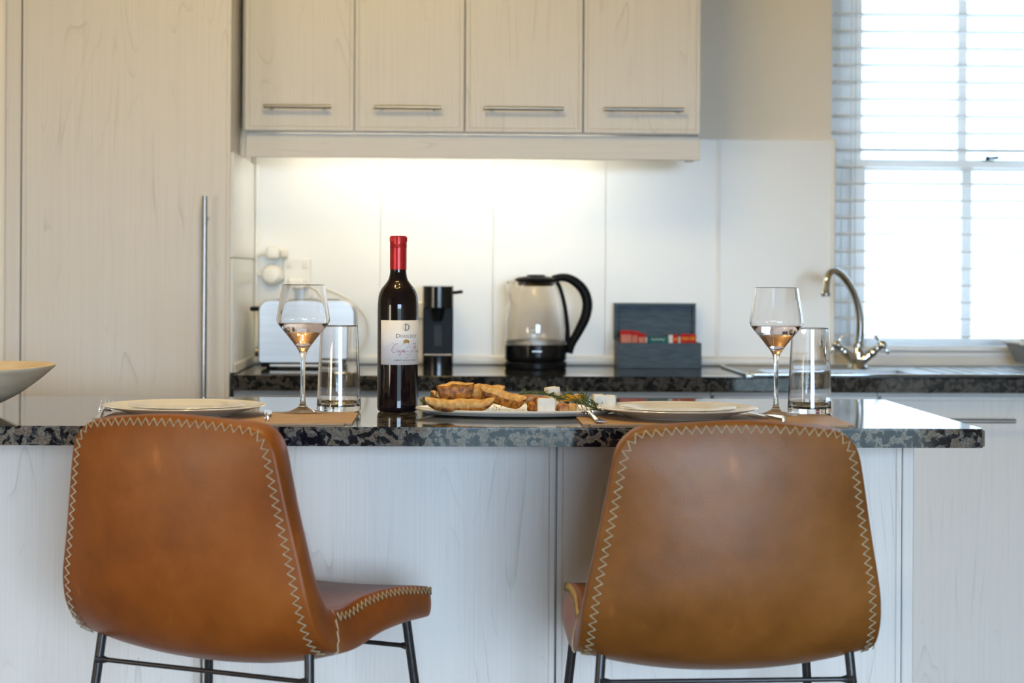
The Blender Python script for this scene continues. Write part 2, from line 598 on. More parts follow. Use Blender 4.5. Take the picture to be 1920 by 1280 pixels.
# splashback: tall glossy white panels standing against the wall
TILE_Y = Y_WALL - .008
xs = [-.4970, -.175, .116, .407, .699, 1.002]
for a, b in zip(xs[:-1], xs[1:]):
    box('tile', a + .0004, b - .0004, TILE_Y, Y_WALL, .901, 1.488, 'tile', wall_back, .0006)
box('grout_bed', -.4970, 1.0, Y_WALL - .003, Y_WALL, .901, 1.486, 'grout', wall_back)
box('edge_bead', .994, 1.006, TILE_Y - .004, Y_WALL, .901, 1.491, 'bead', wall_back, .003)
box('joint_bead', .694, .704, TILE_Y - .002, Y_WALL, .926, 1.488, 'bead', wall_back, .001)
box('corner_bead', -.4970, -.487, TILE_Y - .007, Y_WALL - .008, .926, 1.415, 'bead', wall_back, .003)
box('skirting_bead', -.4970, .99, TILE_Y - .012, TILE_Y - .0005, .9005, .924, 'bead', wall_back, .004)

# ------------------------------------------------------------------ kitchen window
win = bpy.data.objects.new('window_1', None)
COL.objects.link(win)
win.location = (1.3725, 5.07, .925)
struct(win, 'white sash window with a glazing bar above the sink')
wx0, wx1, wz0, wz1 = WIN


def wbox(name, x0, x1, y0, y1, z0, z1, mat='white_paint', parent=None, bevel=.002):
    l = win.location
    return box(name, x0 - l.x, x1 - l.x, y0 - l.y, y1 - l.y, z0 - l.z, z1 - l.z, mat, parent or win, bevel)


# outer frame
wbox('window_frame', wx0, wx0 + .045, 5.055, 5.15, wz0, wz1)
wbox('window_frame', wx1 - .045, wx1, 5.055, 5.15, wz0, wz1)
wbox('window_frame', wx0 + .045, wx1 - .045, 5.055, 5.15, wz1 - .045, wz1)
wbox('window_sill', wx0, wx1, 4.972, 5.15, wz0, wz0 + .012, 'white_paint', None, .003)


def sash(y0, y1, z0, z1, xl, bars, bot, top, horn):
    f = wbox('sash', wx0 + .046, xl, y0, y1, z0, z1)
    wbox('stile', wx1 - (xl - wx0), wx1 - .046, y0, y1, z0, z1, 'white_paint', None)
    wbox('bottom_rail', xl + .0005, wx1 - (xl - wx0) - .0005, y0, y1, z0, z0 + bot)
    wbox('top_rail', xl + .0005, wx1 - (xl - wx0) - .0005, y0, y1, z1 - top, z1)
    wbox('glazing_bar', bars[0], bars[1], y0 + .004, y1 - .004, z0 + bot + .0005, z1 - top - .0005)
    ym = (y0 + y1) / 2
    wbox('pane', xl + .001, bars[0] - .001, ym - .002, ym + .002, z0 + bot + .001, z1 - top - .001, 'pane', None, 0)
    wbox('pane', bars[1] + .001, wx1 - (xl - wx0) - .001, ym - .002, ym + .002, z0 + bot + .001, z1 - top - .001, 'pane', None, 0)
    return f


sash(5.060, 5.095, .938, 1.442, 1.106, (1.366, 1.392), .034, .026, 0)
sash(5.100, 5.135, 1.414, wz1 - .046, 1.104, (1.364, 1.388), .034, .05, 0)
# sash fastener on the meeting rail
l = win.location
cg = bmesh.new()
add_box(cg, 1.425 - l.x, 1.450 - l.x, 5.066 - l.y, 5.090 - l.y, 1.4421 - l.z, 1.4461 - l.z)
add_lathe(cg, [(0, 1.445 - l.z), (.006, 1.445 - l.z), (.005, 1.456 - l.z), (.0, 1.458 - l.z)], 12, cx=1.437 - l.x, cy=5.078 - l.y)
add_tube(cg, [(1.437 - l.x, 5.078 - l.y, 1.451 - l.z), (1.465 - l.x, 5.072 - l.y, 1.453 - l.z)], [.003, .005], 8)
from_bm('sash_fastener', cg, 'black_metal', win)

# venetian blind, slats nearly level
blind = thing('venetian_blind', 'white venetian blind with open slats hanging in the sink window', 'blind', (1.3725, 5.015, .93))
PITCH = .0444
bm = bmesh.new()
hw = .36
prev = None
for k in range(7):
    u = -1 + 2 * k / 6
    zz = .0022 * (1 - u * u)
    ring = [bm.verts.new((sx * hw, u * .024, zz + dz)) for sx in (-1, 1) for dz in (0, .0030)]
    if prev:
        a, b = prev, ring
        bm.faces.new((a[0], a[2], b[2], b[0]))
        bm.faces.new((a[1], b[1], b[3], a[3]))
        bm.faces.new((a[0], b[0], b[1], a[1]))
        bm.faces.new((a[2], a[3], b[3], b[2]))
    else:
        bm.faces.new(ring[:2] + [ring[3], ring[2]])
    prev = ring
bm.faces.new([prev[0], prev[2], prev[3], prev[1]])
slat0 = from_bm('slat', bm, 'slat', blind)
slat0.rotation_euler.x = math.radians(-2.5)
slat0.location.z = .047
for k in range(1, 26):
    s = slat0.copy()
    COL.objects.link(s)
    s.location.z = .047 + PITCH * k
    s.rotation_euler.x = math.radians(-2.5 + random.uniform(-.8, .8))
box('bottom_rail', -hw, hw, -.024, .024, .010, .022, 'slat', blind, .003)
box('head_rail', -hw, hw, -.026, .026, 1.18, 1.215, 'slat', blind, .003)
for sx in (-.31, .31):
    tube('ladder_cord', [(sx, -.0265, .018), (sx, -.0265, 1.18)], .0013, 'cord', blind, 6)
    tube('ladder_cord', [(sx, .0265, .018), (sx, .0265, 1.18)], .0013, 'cord', blind, 6)

# outside ground, pale and bright
struct(box('ground_outside', -120, 120, 5.35, 200, -.3, -.12, 'paving'), 'pale paving outside the kitchen window')
struct(box('sky_screen_wall', -9, 14, 10.5, 10.8, -.12, 4.4, 'sky_screen'), 'grey screen wall added outside the window to dim the sky behind it')  # added to cover the glaring sky so frame and slats stay readable
struct(box('lawn_outside', -150, 150, -260, Y_FRONT - .16, -.25, -.05, 'terrace'), 'dark lawn outside the patio opening')

# ------------------------------------------------------------------ cabinets
def door_mesh(wd, ht, th=.018, groove=.009):
    """slab door, front towards -y, with a fine routed line inside its edge; origin at lower centre of the back"""
    bm = bmesh.new()
    add_box(bm, -wd / 2, wd / 2, -th, 0, 0, ht)
    bmesh.ops.bevel(bm, geom=list(bm.edges), offset=.0016, segments=2, affect='EDGES')
    f = min((q for q in bm.faces), key=lambda q: q.calc_center_median().y - q.calc_area() * 10)
    bmesh.ops.inset_region(bm, faces=[f], thickness=groove, depth=0)
    bmesh.ops.inset_region(bm, faces=[f], thickness=.0022, depth=-.0016)
    bmesh.ops.inset_region(bm, faces=[f], thickness=.0022, depth=.0012)
    return bm


def door(name, x0, x1, y, z0, z1, parent, mat='wood'):
    p = parent.location
    o = from_bm(name, door_mesh(x1 - x0, z1 - z0), mat, parent)
    o.location = ((x0 + x1) / 2 - p.x, y - p.y, z0 - p.z)
    return o


def bar_handle(parent, length, z, vertical=False, r=.0052, off=.034, cx=0.0, y=-.018):
    """bar with two posts, in the door's own coordinates"""
    bm = bmesh.new()
    h = length / 2
    if vertical:
        add_tube(bm, [(cx, y - off, z - h), (cx, y - off, z + h)], r, 14)
        for s in (-1, 1):
            add_tube(bm, [(cx, y - off, z + s * (h - .05)), (cx, y, z + s * (h - .05))], r * .8, 10)
    else:
        add_tube(bm, [(cx - h, y - off, z), (cx + h, y - off, z)], r, 14)
        for s in (-1, 1):
            add_tube(bm, [(cx + s * (h - .018), y - off, z), (cx + s * (h - .018), y, z)], r * .8, 10)
    o = from_bm('handle', bm, 'steel_v' if vertical else 'steel', parent)
    o['label'] = 'brushed steel bar handle'
    return auto_smooth(o, 50)


# tall cabinet
tall = thing('tall_cabinet', 'tall pale limewashed cabinet with a long upright steel handle', 'cabinet', (-.75, 4.45, 0))
box('body', -.232, .243, .020, .515, .10, 2.35, 'wood', tall, .001)
box('plinth', -.232, .243, .05, .5, 0, .0995, 'wood_edge', tall)
d = door('door', -.981, -.5035, 4.4695, .105, 2.35, tall)
bar_handle(d, 1.0, .705, True, .0062, .036, cx=.185)
box('side_filler', -.270, -.236, .012, .50, 0, 2.35, 'wood', tall, .001)
for k, (z0, z1) in enumerate(((.902, 1.168), (1.1705, 1.414))):
    box('side_tile', .2435, .2525, .022, .514, z0, z1, 'tile', tall, .0012)
box('side_bead', .2530, .258, .03, .500, .9005, .924, 'bead', tall, .003)

# wall cabinets
def wall_cabinet(label, x0, x1, doors, hl):
    t = thing('wall_cabinet', label, 'cabinet', ((x0 + x1) / 2, 4.64, 1.474), 0, 'wall cabinets over the worktop')
    cx = t.location.x
    box('body', x0 - cx, x1 - cx, .0, .328, .0, .73, 'wood', t, .001)
    for (a, b), (ha, hb) in zip(doors, hl):
        d = door('door', a, b, 4.6385, 1.4765, 2.2, t)
        bar_handle(d, hb - ha, 1.532 - 1.4765, cx=(ha + hb) / 2 - (a + b) / 2, off=.026, r=.0046)
    return t


wall_cabinet('pale wooden wall cabinet next to the tall cabinet, two narrower doors with shorter handles', -.489, .0375,
             [(-.4885, -.2290), (-.2255, .0350)], [(-.442, -.281), (-.179, -.018)])
wall_cabinet('pale wooden wall cabinet nearer the window, two wider doors with longer handles', .038, .608,
             [(.0405, .3210), (.3255, .6065)], [(.084, .275), (.372, .564)])
pel = thing('cabinet_pelmet', 'plain wooden light pelmet running under the wall cabinets', 'pelmet', (.06, 4.645, 1.414))
box('front_board', -.549, .550, 0, .018, 0, .058, 'wood_h', pel, .001)
box('end_board', .5305, .550, .0185, .15, .004, .058, 'wood_h', pel, .001)
fill = tag(box('cabinet_filler', -.4985, -.4897, 4.66, 4.70, 1.416, 2.2, 'wood', None, .0005), 'narrow upright filler strip between tall cabinet and wall cabinets', 'filler')

lt = thing('under_cabinet_light', 'slim strip light glowing under the wall cabinets', 'light', (.02, 4.74, 1.472))
box('housing', -.46, .565, -.022, .022, -.022, -.001, 'white_plastic', lt, .003)
tube('light_tube', [(-.44, 0, -.035), (.38, 0, -.035)], .0115, 'tube_light', lt, 14)
box('end_cap', .39, .53, -.014, .014, -.05, -.0225, 'white_plastic', lt, .003)
box('end_cap', -.458, -.443, -.014, .014, -.05, -.0225, 'white_plastic', lt, .003)

# base cabinets
def base_cabinet(label, x0, x1, handle=None, body_top=.8640):
    t = thing('base_cabinet', label, 'cabinet', ((x0 + x1) / 2, 4.47, 0), 0, 'base cabinets under the back worktop')
    cx = t.location.x
    h = (x1 - x0) / 2
    box('body', -h + .0005, h - .0005, .020, .48, .10, body_top, 'wood_edge', t)
    if body_top < .8:
        box('front_rail', -h + .0005, h - .0005, .020, .036, body_top + .0005, .8640, 'wood_edge', t)
    box('plinth', -h + .0005, h - .0005, .06, .45, 0, .0995, 'wood_edge', t)
    d = door('door', x0 + .003, x1 - .003, 4.4895, .105, .854, t)
    if handle:
        bar_handle(d, handle[1] - handle[0], handle[2] - .105, cx=(handle[0] + handle[1]) / 2 - cx, off=.030, r=.005)
    return t


base_cabinet('pale base cabinet next to the tall cabinet, behind the wine bottle', -.498, -.070, (-.36, -.20, .795))
base_cabinet('wide pale base cabinet under the kettle and tea box', -.069, .618, (.395, .595, .845))
base_cabinet('narrow pale base cabinet under the tap', .619, 1.012, (.72, .90, .795), .735)
base_cabinet('pale base cabinet right of the island end with a steel bar handle', 1.013, 1.452, (1.13, 1.327, .799), .735)
base_cabinet('pale base cabinet at the right edge of the picture under the dish rack', 1.453, 1.90, (1.58, 1.77, .799))

# back worktop with a cut-out for the sink bowl
SX0, SX1, SY0, SY1 = .70, 1.60, 4.475, 4.90
BX0, BX1, BY0, BY1 = .76, 1.12, 4.53, 4.74
bm = bmesh.new()
add_box(bm, -.4965, BX0, 4.43, 4.968, .865, .9)
add_box(bm, BX1, 1.95, 4.43, 4.968, .865, .9)
add_box(bm, BX0, BX1, 4.43, BY0, .865, .9)
add_box(bm, BX0, BX1, BY1, 4.968, .865, .9)
bmesh.ops.remove_doubles(bm, verts=bm.verts, dist=1e-5)
ct = from_bm('back_worktop', bm, 'granite_dark')
bv = ct.modifiers.new('edge', 'BEVEL')
bv.width = .003
bv.segments = 2
bv.limit_method = 'ANGLE'
tag(ct, 'dark granite worktop running along the back wall', 'worktop')

# ------------------------------------------------------------------ island
isl = thing('kitchen_island', 'kitchen island clad in pale limewashed panels, behind the two stools', 'island', (-.45, 3.42, 0))
box('carcass', -1.25, 1.214, -.200, .215, .08, .8695, 'wood_edge', isl)
box('plinth', -1.25, 1.2, -.17, .2, 0, .0795, 'wood_edge', isl)
for a, b in ((-1.69, -.995), (-.991, -.407), (-.403, .1805), (.1845, .7640)):
    door('panel', a, b, 3.2195, .085, .866, isl)
box('corner_post', 1.2145, 1.234, -.222, .215, .0, .8695, 'wood', isl, .002)
top = bmesh.new()
add_box(top, -1.80, .841, 2.972, 3.668, .87, .9)
vert = [e for e in top.edges if abs(e.verts[0].co.z - e.verts[1].co.z) > .01]
bmesh.ops.bevel(top, geom=vert, offset=.006, segments=4, affect='EDGES')
te = [e for e in top.edges if abs(e.verts[0].co.z - e.verts[1].co.z) < .001]
bmesh.ops.bevel(top, geom=te, offset=.0022, segments=2, affect='EDGES')
o = from_bm('island_worktop', top, 'granite')
auto_smooth(o, 50, True)
tag(o, 'polished speckled granite worktop of the island, set for two', 'worktop')

# ------------------------------------------------------------------ stools
# control rows along the middle of the shell, from the top of the back to the front of the seat: y, z, half width, edge lift, thickness
SHELL = [(-.226, .936, .160, .010, .044), (-.228, .885, .165, .018, .056), (-.226, .815, .175, .026, .061), (-.220, .745, .187, .031, .064),
         (-.208, .685, .199, .027, .064), (-.172, .630, .205, .022, .064), (-.105, .606, .205, .030, .064), (-.02, .602, .201, .043, .062),
         (.07, .606, .197, .039, .058), (.15, .614, .191, .022, .052), (.220, .620, .186, .006, .044)]


def make_shell():
    rows = cr(SHELL, 6)
    # distances along the profile
    dist = [0.0]
    for a, b in zip(rows[:-1], rows[1:]):
        dist.append(dist[-1] + math.hypot(b[0] - a[0], b[1] - a[1]))
    total = dist[-1]

    def at(s):
        d = max(0, min(1, s)) * total
        for i in range(len(dist) - 1):
            if dist[i + 1] >= d:
                f = (d - dist[i]) / (dist[i + 1] - dist[i])
                return [a + (b - a) * f for a, b in zip(rows[i], rows[i + 1])], rows[i + 1][0] - rows[i][0], rows[i + 1][1] - rows[i][1]
        return list(rows[-1]), rows[-1][0] - rows[-2][0], rows[-1][1] - rows[-2][1]

    rc_top, rc_front = .040, .050     # corner radii

    def mid(s, t):
        (y, z, w, e, th), dy, dz = at(s)
        ln = math.hypot(dy, dz)
        # inward normal: forward for the back, up for the seat
        n = Vector((0, -dz / ln, dy / ln))
        d = s * total
        ww = w
        for dd, rc in ((d, rc_top), (total - d, rc_front)):
            if dd < rc:
                ww -= rc * (1 - math.sqrt(max(0, 1 - (1 - dd / rc) ** 2)))
        # top line crowned a little
        p = Vector((ww * t, y, z)) + n * (e * abs(t) ** 2.2)
        if d < .06:
            p.z -= (1 - d / .06) * .006 * t * t
        return p, th

    S = [0, .004, .012, .024, .042, .065, .09] + [.12 + .80 * k / 22 for k in range(23)] + [.94, .96, .975, .988, .996, 1.0]
    T = [-1, -.985, -.95, -.88] + [-.78 + 1.56 * k / 16 for k in range(17)] + [.88, .95, .985, 1]

    def normal(s, t):
        a = mid(s + .004, t)[0] - mid(s - .004, t)[0] if .004 < s < .996 else (mid(min(1, s + .01), t)[0] - mid(max(0, s - .01), t)[0])
        t0, t1 = max(-1, t - .02), min(1, t + .02)
        b = mid(s, t1)[0] - mid(s, t0)[0]
        a.x = 0
        n = b.cross(a)
        if n.length < 1e-9:
            n = Vector((0, 1, 0))
        n.normalize()
        # make it point to the sitter's side
        (_, dy, dz) = at(s)
        if n.dot(Vector((0, -dz, dy))) < 0:
            n = -n
        return n

    def face(s, t, side):
        """side -1 outer, +1 inner"""
        p, th = mid(s, t)
        return p + normal(s, t) * (side * th / 2 * (1 - .06 * abs(t) ** 6))
    return S, T, mid, face, normal, at, total


S_, T_, mid_, face_, normal_, at_, total_ = make_shell()
S_BEND = next(k / 200 for k in range(200) if at_(k / 200)[0][0] > -.150)


def shell_mesh():
    bm = bmesh.new()
    O = [[bm.verts.new(face_(s, t, -1)) for t in T_] for s in S_]
    I = [[bm.verts.new(face_(s, t, 1)) for t in T_] for s in S_]
    ns, ntt = len(S_), len(T_)
    for i in range(ns - 1):
        for j in range(ntt - 1):
            bm.faces.new((O[i][j], O[i][j + 1], O[i + 1][j + 1], O[i + 1][j]))
            bm.faces.new((I[i][j], I[i + 1][j], I[i + 1][j + 1], I[i][j + 1]))
    loop = [(0, j) for j in range(ntt)] + [(i, ntt - 1) for i in range(1, ns)] + [(ns - 1, j) for j in range(ntt - 2, -1, -1)] + [(i, 0) for i in range(ns - 2, 0, -1)]
    c = Vector((0, 0, 0))
    rims = []
    for i, j in loop:
        po, pi = O[i][j].co, I[i][j].co
        # outward in the sheet: away from the interior neighbour
        i2 = min(max(i, 3), ns - 4)
        j2 = min(max(j, 2), ntt - 3)
        q = (O[i2][j2].co + I[i2][j2].co) / 2
        m = (po + pi) / 2
        out = (m - q).normalized() * (po - pi).length * .11
        rims.append([bm.verts.new(po.lerp(pi, f) + out * g) for f, g in ((.18, .7), (.5, 1.0), (.82, .7))])
    n = len(loop)
    for k in range(n):
        a, b = loop[k], loop[(k + 1) % n]
        ca = [O[a[0]][a[1]]] + rims[k] + [I[a[0]][a[1]]]
        cb = [O[b[0]][b[1]]] + rims[(k + 1) % n] + [I[b[0]][b[1]]]
        for q in range(4):
            bm.faces.new((ca[q], ca[q + 1], cb[q + 1], cb[q]))
    bmesh.ops.recalc_face_normals(bm, faces=bm.faces)
    me = bpy.data.meshes.new('shell')
    bm.to_mesh(me)
    bm.free()
    for p in me.polygons:
        p.use_smooth = True
    return me


def resample(pts, step):
    out = [pts[0]]
    acc = 0.0
    for a, b in zip(pts[:-1], pts[1:]):
        seg = (b - a).length
        pos = 0.0
        while acc + (seg - pos) >= step:
            pos += step - acc
            out.append(a.lerp(b, pos / seg))
            acc = 0.0
        acc += seg - pos
    return out


def zigzag(bm, center, amp_dir, amp, step=.0066, r=.0012):
    """cord zigzagging about a centre line; amp_dir(i) gives the in-surface direction at sample i"""
    pts = []
    for k, p in enumerate(center):
        pts.append(p + amp_dir[k] * (amp if k % 2 else -amp))
    if len(pts) > 2:
        add_tube(bm, pts, r, 5)


def seam(kind):
    bm = bmesh.new()
    if kind == 'back':
        path = [(s, -1) for s in reversed([S_BEND * k / 60 for k in range(61)])] + [(0.0, -1 + 2 * k / 40) for k in range(1, 40)] + [(S_BEND * k / 60, 1) for k in range(61)]
        side, inset = -1, .93
    else:
        path = [(S_BEND + (1 - S_BEND) * k / 60, -1) for k in range(61)] + [(1.0, -1 + 2 * k / 40) for k in range(1, 40)] + [(1 - (1 - S_BEND) * k / 60, 1) for k in range(61)]
        side, inset = 1, .93
    pts, nor, inn = [], [], []
    for s, t in path:
        s2 = min(max(s, .010 if kind == 'back' else 0), .990 if kind != 'back' else 1)
        t2 = t * inset
        if kind == 'back':
            p = face_(s2, t2, side)
            q = face_(min(max(s2, .07), .93), t2 * .8, side)
            nor.append(normal_(s2, t2) * side)
            inn.append((q - p).normalized())
        else:                               # along the upper rim of the seat, seen from its side
            a, b = face_(s, t, 1), face_(s, t, -1)
            m = (face_(min(s, .93), t * .85, 1) + face_(min(s, .93), t * .85, -1)) / 2
            out = ((a + b) / 2 - m).normalized()
            p = a.lerp(b, .17) + out * ((a - b).length * .075)
            nor.append(out)
            inn.append((b - a).normalized())
        pts.append(p)
    # resample by arc length keeping frames
    cen, dirs = [], []
    acc, step = 0.0, .0068
    nxt = 0.0
    for k in range(len(pts) - 1):
        seg = (pts[k + 1] - pts[k]).length
        while nxt <= acc + seg and seg > 0:
            f = (nxt - acc) / seg
            n = nor[k].lerp(nor[k + 1], f).normalized()
            cen.append(pts[k].lerp(pts[k + 1], f) + n * .0008)
            dirs.append(inn[k].lerp(inn[k + 1], f).normalized())
            nxt += step
        acc += seg
    zigzag(bm, cen, dirs, .0052)
    # short stitches that close the corner where back seam meets seat seam
    if kind == 'back':
        for t in (-1, 1):
            a = face_(S_BEND, t * .935, -1)
            b = face_(S_BEND, t * .935, 1)
            m = mid_(S_BEND, t)[0]
            out = Vector((t, 0, 0))
            cen2, dirs2 = [], []
            for k in range(9):
                f = k / 8
                p = a.lerp(b, f)
                bulge = math.sin(PI * min(1, max(0, f))) ** .5
                cen2.append(p + out * (.0135 + .0072 * bulge))
                dirs2.append(Vector((0, .55, -.83)))
            zigzag(bm, cen2, dirs2, .0028)
    return from_bm('stitching', bm, 'thread', None, True)


def make_stool(label, leather_mat, loc, rz):
    t = thing('bar_stool', label, 'stool', loc, rz, 'leather stools at the island')
    me = shell_mesh()
    sh = link('seat_shell', me, leather_mat, t)
    sub = sh.modifiers.new('smooth', 'SUBSURF')
    sub.levels = sub.render_levels = 1
    for kind in ('back', 'seat'):
        s = seam(kind)
        s.parent = sh
        s['label'] = 'pale zigzag stitching'
    tops = {(-1, -1): (-.176, -.155, .612), (1, -1): (.176, -.155, .612), (-1, 1): (-.178, .125, .612), (1, 1): (.178, .125, .612)}
    feet = {(-1, -1): (-.225, -.225, .0), (1, -1): (.225, -.225, .0), (-1, 1): (-.235, .20, .0), (1, 1): (.235, .20, .0)}

    def on(k, z):
        a, b = Vector(tops[k]), Vector(feet[k])
        return a.lerp(b, (a.z - z) / a.z)
    for k in tops:
        tube('leg', [tops[k], feet[k]], .0070, 'black_metal', t, 12)
        f = feet[k]
        lathe('foot_cap', [(0, .0), (.0095, .0), (.0095, .012), (.0075, .014), (0, .014)], 'black_plastic', t, 14, cx=f[0], cy=f[1])
    for a, b, z in (((-1, -1), (1, -1), .570), ((-1, 1), (1, 1), .570)):
        p, q = on(a, z), on(b, z)
        dx = Vector((.016, 0, 0))
        tube('cross_bar', [p, p + dx * .35, p + dx, q - dx, q - dx * .35, q], [.0095, .0065, .0036, .0036, .0065, .0095], 'black_metal', t, 10)
    for a, b in (((-1, -1), (1, -1)), ((-1, 1), (1, 1)), ((-1, -1), (-1, 1)), ((1, -1), (1, 1))):
        tube('foot_rest', [on(a, .21), on(b, .21)], .0062, 'black_metal', t, 10)
    return t


make_stool('tan leather stool turned a little to the right, nearer the wooden bowl', 'leather_a', (-.276, 2.895, 0), math.radians(-27))
make_stool('cognac leather stool facing straight to the island, nearer the window', 'leather_b', (.385, 2.84, 0), math.radians(3))

# ------------------------------------------------------------------ things on the island
ZT = .9002


def placemat(label, cx, cy, wd, dp):
    bm = bmesh.new()
    add_box(bm, -wd / 2, wd / 2, -dp / 2, dp / 2, 0, .0025)
    vert = [e for e in bm.edges if abs(e.verts[0].co.z - e.verts[1].co.z) > .001]
    bmesh.ops.bevel(bm, geom=vert, offset=.012, segments=5, affect='EDGES')
    o = from_bm('placemat', bm, 'mat')
    auto_smooth(o, 50, True)
    o.location = (cx, cy, ZT)
    return tag(o, label, 'placemat', 'tan placemats')


placemat('tan leather placemat under the plates beside the wine bottle', -.352, 3.125, .406, .245)
placemat('tan leather placemat under the plates nearer the window', .428, 3.12, .43, .235)
ZM = ZT + .0027

plate_prof = [(0, 0), (.078, 0), (.082, .001), (.086, .0035), (.112, .0135), (.1355, .0215), (.1375, .0232), (.1365, .0245), (.112, .0172), (.088, .0085), (.078, .006), (0, .0055)]
side_prof = [(0, 0), (.056, 0), (.060, .0008), (.064, .0025), (.083, .0078), (.0985, .0115), (.0998, .0128), (.0990, .0138), (.082, .0105), (.066, .0062), (.058, .0045), (0, .0042)]
plate_prof = [(r * .965, z * .74) for r, z in plate_prof]
side_prof = [(r * .965, z * .68) for r, z in side_prof]
for (x, y, where) in ((-.430, 3.165, 'beside the wooden bowl'), (.378, 3.150, 'nearer the window')):
    p = lathe('dinner_plate', plate_prof, 'porcelain', None, 72)
    p.location = (x, y, ZM)
    tag(p, 'white dinner plate at the place setting ' + where, 'plate', 'dinner plates')
    q = lathe('side_plate', side_prof, 'porcelain', None, 64)
    q.location = (x + .002, y + .002, ZM + .0088)
    tag(q, 'white side plate stacked on the dinner plate ' + where, 'plate', 'side plates')


def fork(label, x, y, rz):
    """lies along +y, tines away from the handle end at the origin"""
    t = thing('fork', label, 'fork', (x, y, ZM), rz, 'forks')
    bm = bmesh.new()
    path = cr([(0, 0, .004), (0, .03, .004), (0, .09, .008), (0, .125, .010), (0, .142, .007)], 5)
    wv = [.0085, .0085, .0080, .0072, .0065, .006, .0055, .005, .0045, .004, .0035, .0033, .0034, .0038, .0045, .0060, .0075, .009, .010, .0108, .0110]
    prev = None
    for k, p in enumerate(path):
        hw2 = wv[min(k, len(wv) - 1)]
        ring = [bm.verts.new((p[0] + a * hw2, p[1], p[2] + b)) for a, b in ((-1, -.001), (-.6, .0012), (.6, .0012), (1, -.001), (.6, -.0018), (-.6, -.0018))]
        if prev:
            for q in range(6):
                bm.faces.new((prev[q], prev[(q + 1) % 6], ring[(q + 1) % 6], ring[q]))
        else:
            bm.faces.new(ring)
        prev = ring
    bm.faces.new(list(reversed(prev)))
    auto_smooth(from_bm('handle', bm, 'cutlery', t), 60)
    for k in range(4):
        xx = (k - 1.5) * .0066
        tube('tine', cr([(xx * .85, .139, .0072), (xx, .152, .007), (xx, .175, .0135), (xx * .97, .192, .021)], 4), [.0024] * 6 + [.0022, .0020, .0019, .0017, .0014, .0011, .0008], 'cutlery', t, 8, .55)
    return t


fork('steel fork lying left of the plates nearer the window', .243, 3.02, math.radians(5))
fork('steel fork peeping out left of the plates beside the wooden bowl', -.549, 3.03, math.radians(5))


def knife(label, x, y, rz):
    t = thing('knife', label, 'knife', (x, y, ZM), rz, 'knives')
    bm = bmesh.new()
    add_tube(bm, cr([(0, 0, .0045), (0, .004, .0045), (0, .03, .0045), (0, .075, .0045), (0, .09, .0042)], 4),
             [.004, .006, .0072, .0078] + [.0078, .0076, .0072, .0068, .0064, .006, .0055, .005, .0045, .004, .0035, .0032, .003], 10, True, .55)
    auto_smooth(from_bm('handle', bm, 'cutlery', t), 60)
    bm = bmesh.new()
    out = [(-.0035, .088), (.0045, .088), (.0085, .10), (.009, .16), (.006, .185), (.001, .197), (-.0035, .19)]
    a = [bm.verts.new((px, py, .0035)) for px, py in out]
    b = [bm.verts.new((px, py, .0050)) for px, py in out]
    bm.faces.new(a)
    bm.faces.new(b)
    for k in range(len(out)):
        bm.faces.new((a[k], a[(k + 1) % len(out)], b[(k + 1) % len(out)], b[k]))
    from_bm('blade', bm, 'cutlery', t)
    return t


knife('steel knife tucked beside the plates left of the wine bottle', -.283, 3.035, math.radians(6))
knife('steel knife lying aslant beside the plates nearer the window', .535, 3.030, math.radians(10))

# wine glasses
def wine_glass(label, x, y):
    t = thing('wine_glass', label, 'wine glass', (x, y, ZT), 0, 'wine glasses')
    outer = cr([(.0365, .0022), (.034, .0040), (.018, .0075), (.0075, .0130), (.0045, .024), (.0038, .050), (.0040, .085), (.0058, .102), (.0120, .113), (.0260, .131),
                (.0400, .148), (.0446, .157), (.0440, .166), (.0405, .188), (.0362, .2165)], 5)
    inner = [(r - .0010, z) for r, z in outer if z > .1175]
    inner.reverse()
    z_in = min(z for _, z in inner)
    prof = [(0, 0), (.0360, 0), (.0368, .0010)] + outer + [(.0356, .2170)] + inner + [(.006, .1150), (0, .1135)]
    bowl = lathe('bowl', [p for p in prof], 'glass', t, 64, deg=60)
    lev = .1525
    wp = [(0, .1130), (.006, .1146)] + [(r + .0004, z) for r, z in reversed(inner) if z < lev]
    rl = wp[-1][0]
    wp += [(rl + .0006, lev), (0, lev)]
    w_ = lathe('wine', wp, 'wine', t, 64, deg=40)
    w_['label'] = 'pale blush wine'
    return t


wine_glass('stemmed glass of pale wine left of the wine bottle, in front of the toaster', -.2425, 3.235)
wine_glass('stemmed glass of pale wine nearer the window, in front of the tap', .553, 3.215)


def tumbler(label, x, y):
    prof = [(0, .0), (.0345, .0), (.0368, .0018), (.0378, .0055), (.0376, .012), (.0355, .070), (.0330, .120), (.0318, .146), (.0313, .1472), (.0308, .1465),
            (.0318, .120), (.0340, .070), (.0354, .022), (.0345, .0135), (.030, .0095), (0, .0090)]
    o = lathe('tumbler', prof, 'glass', None, 64, deg=50)
    o.location = (x, y, ZT)
    return tag(o, label, 'glass', 'tall water tumblers')


tumbler('empty clear tumbler standing between wine glass and wine bottle', -.1855, 3.295)
tumbler('empty clear tumbler standing right of the wine glass nearer the window', .6235, 3.285)

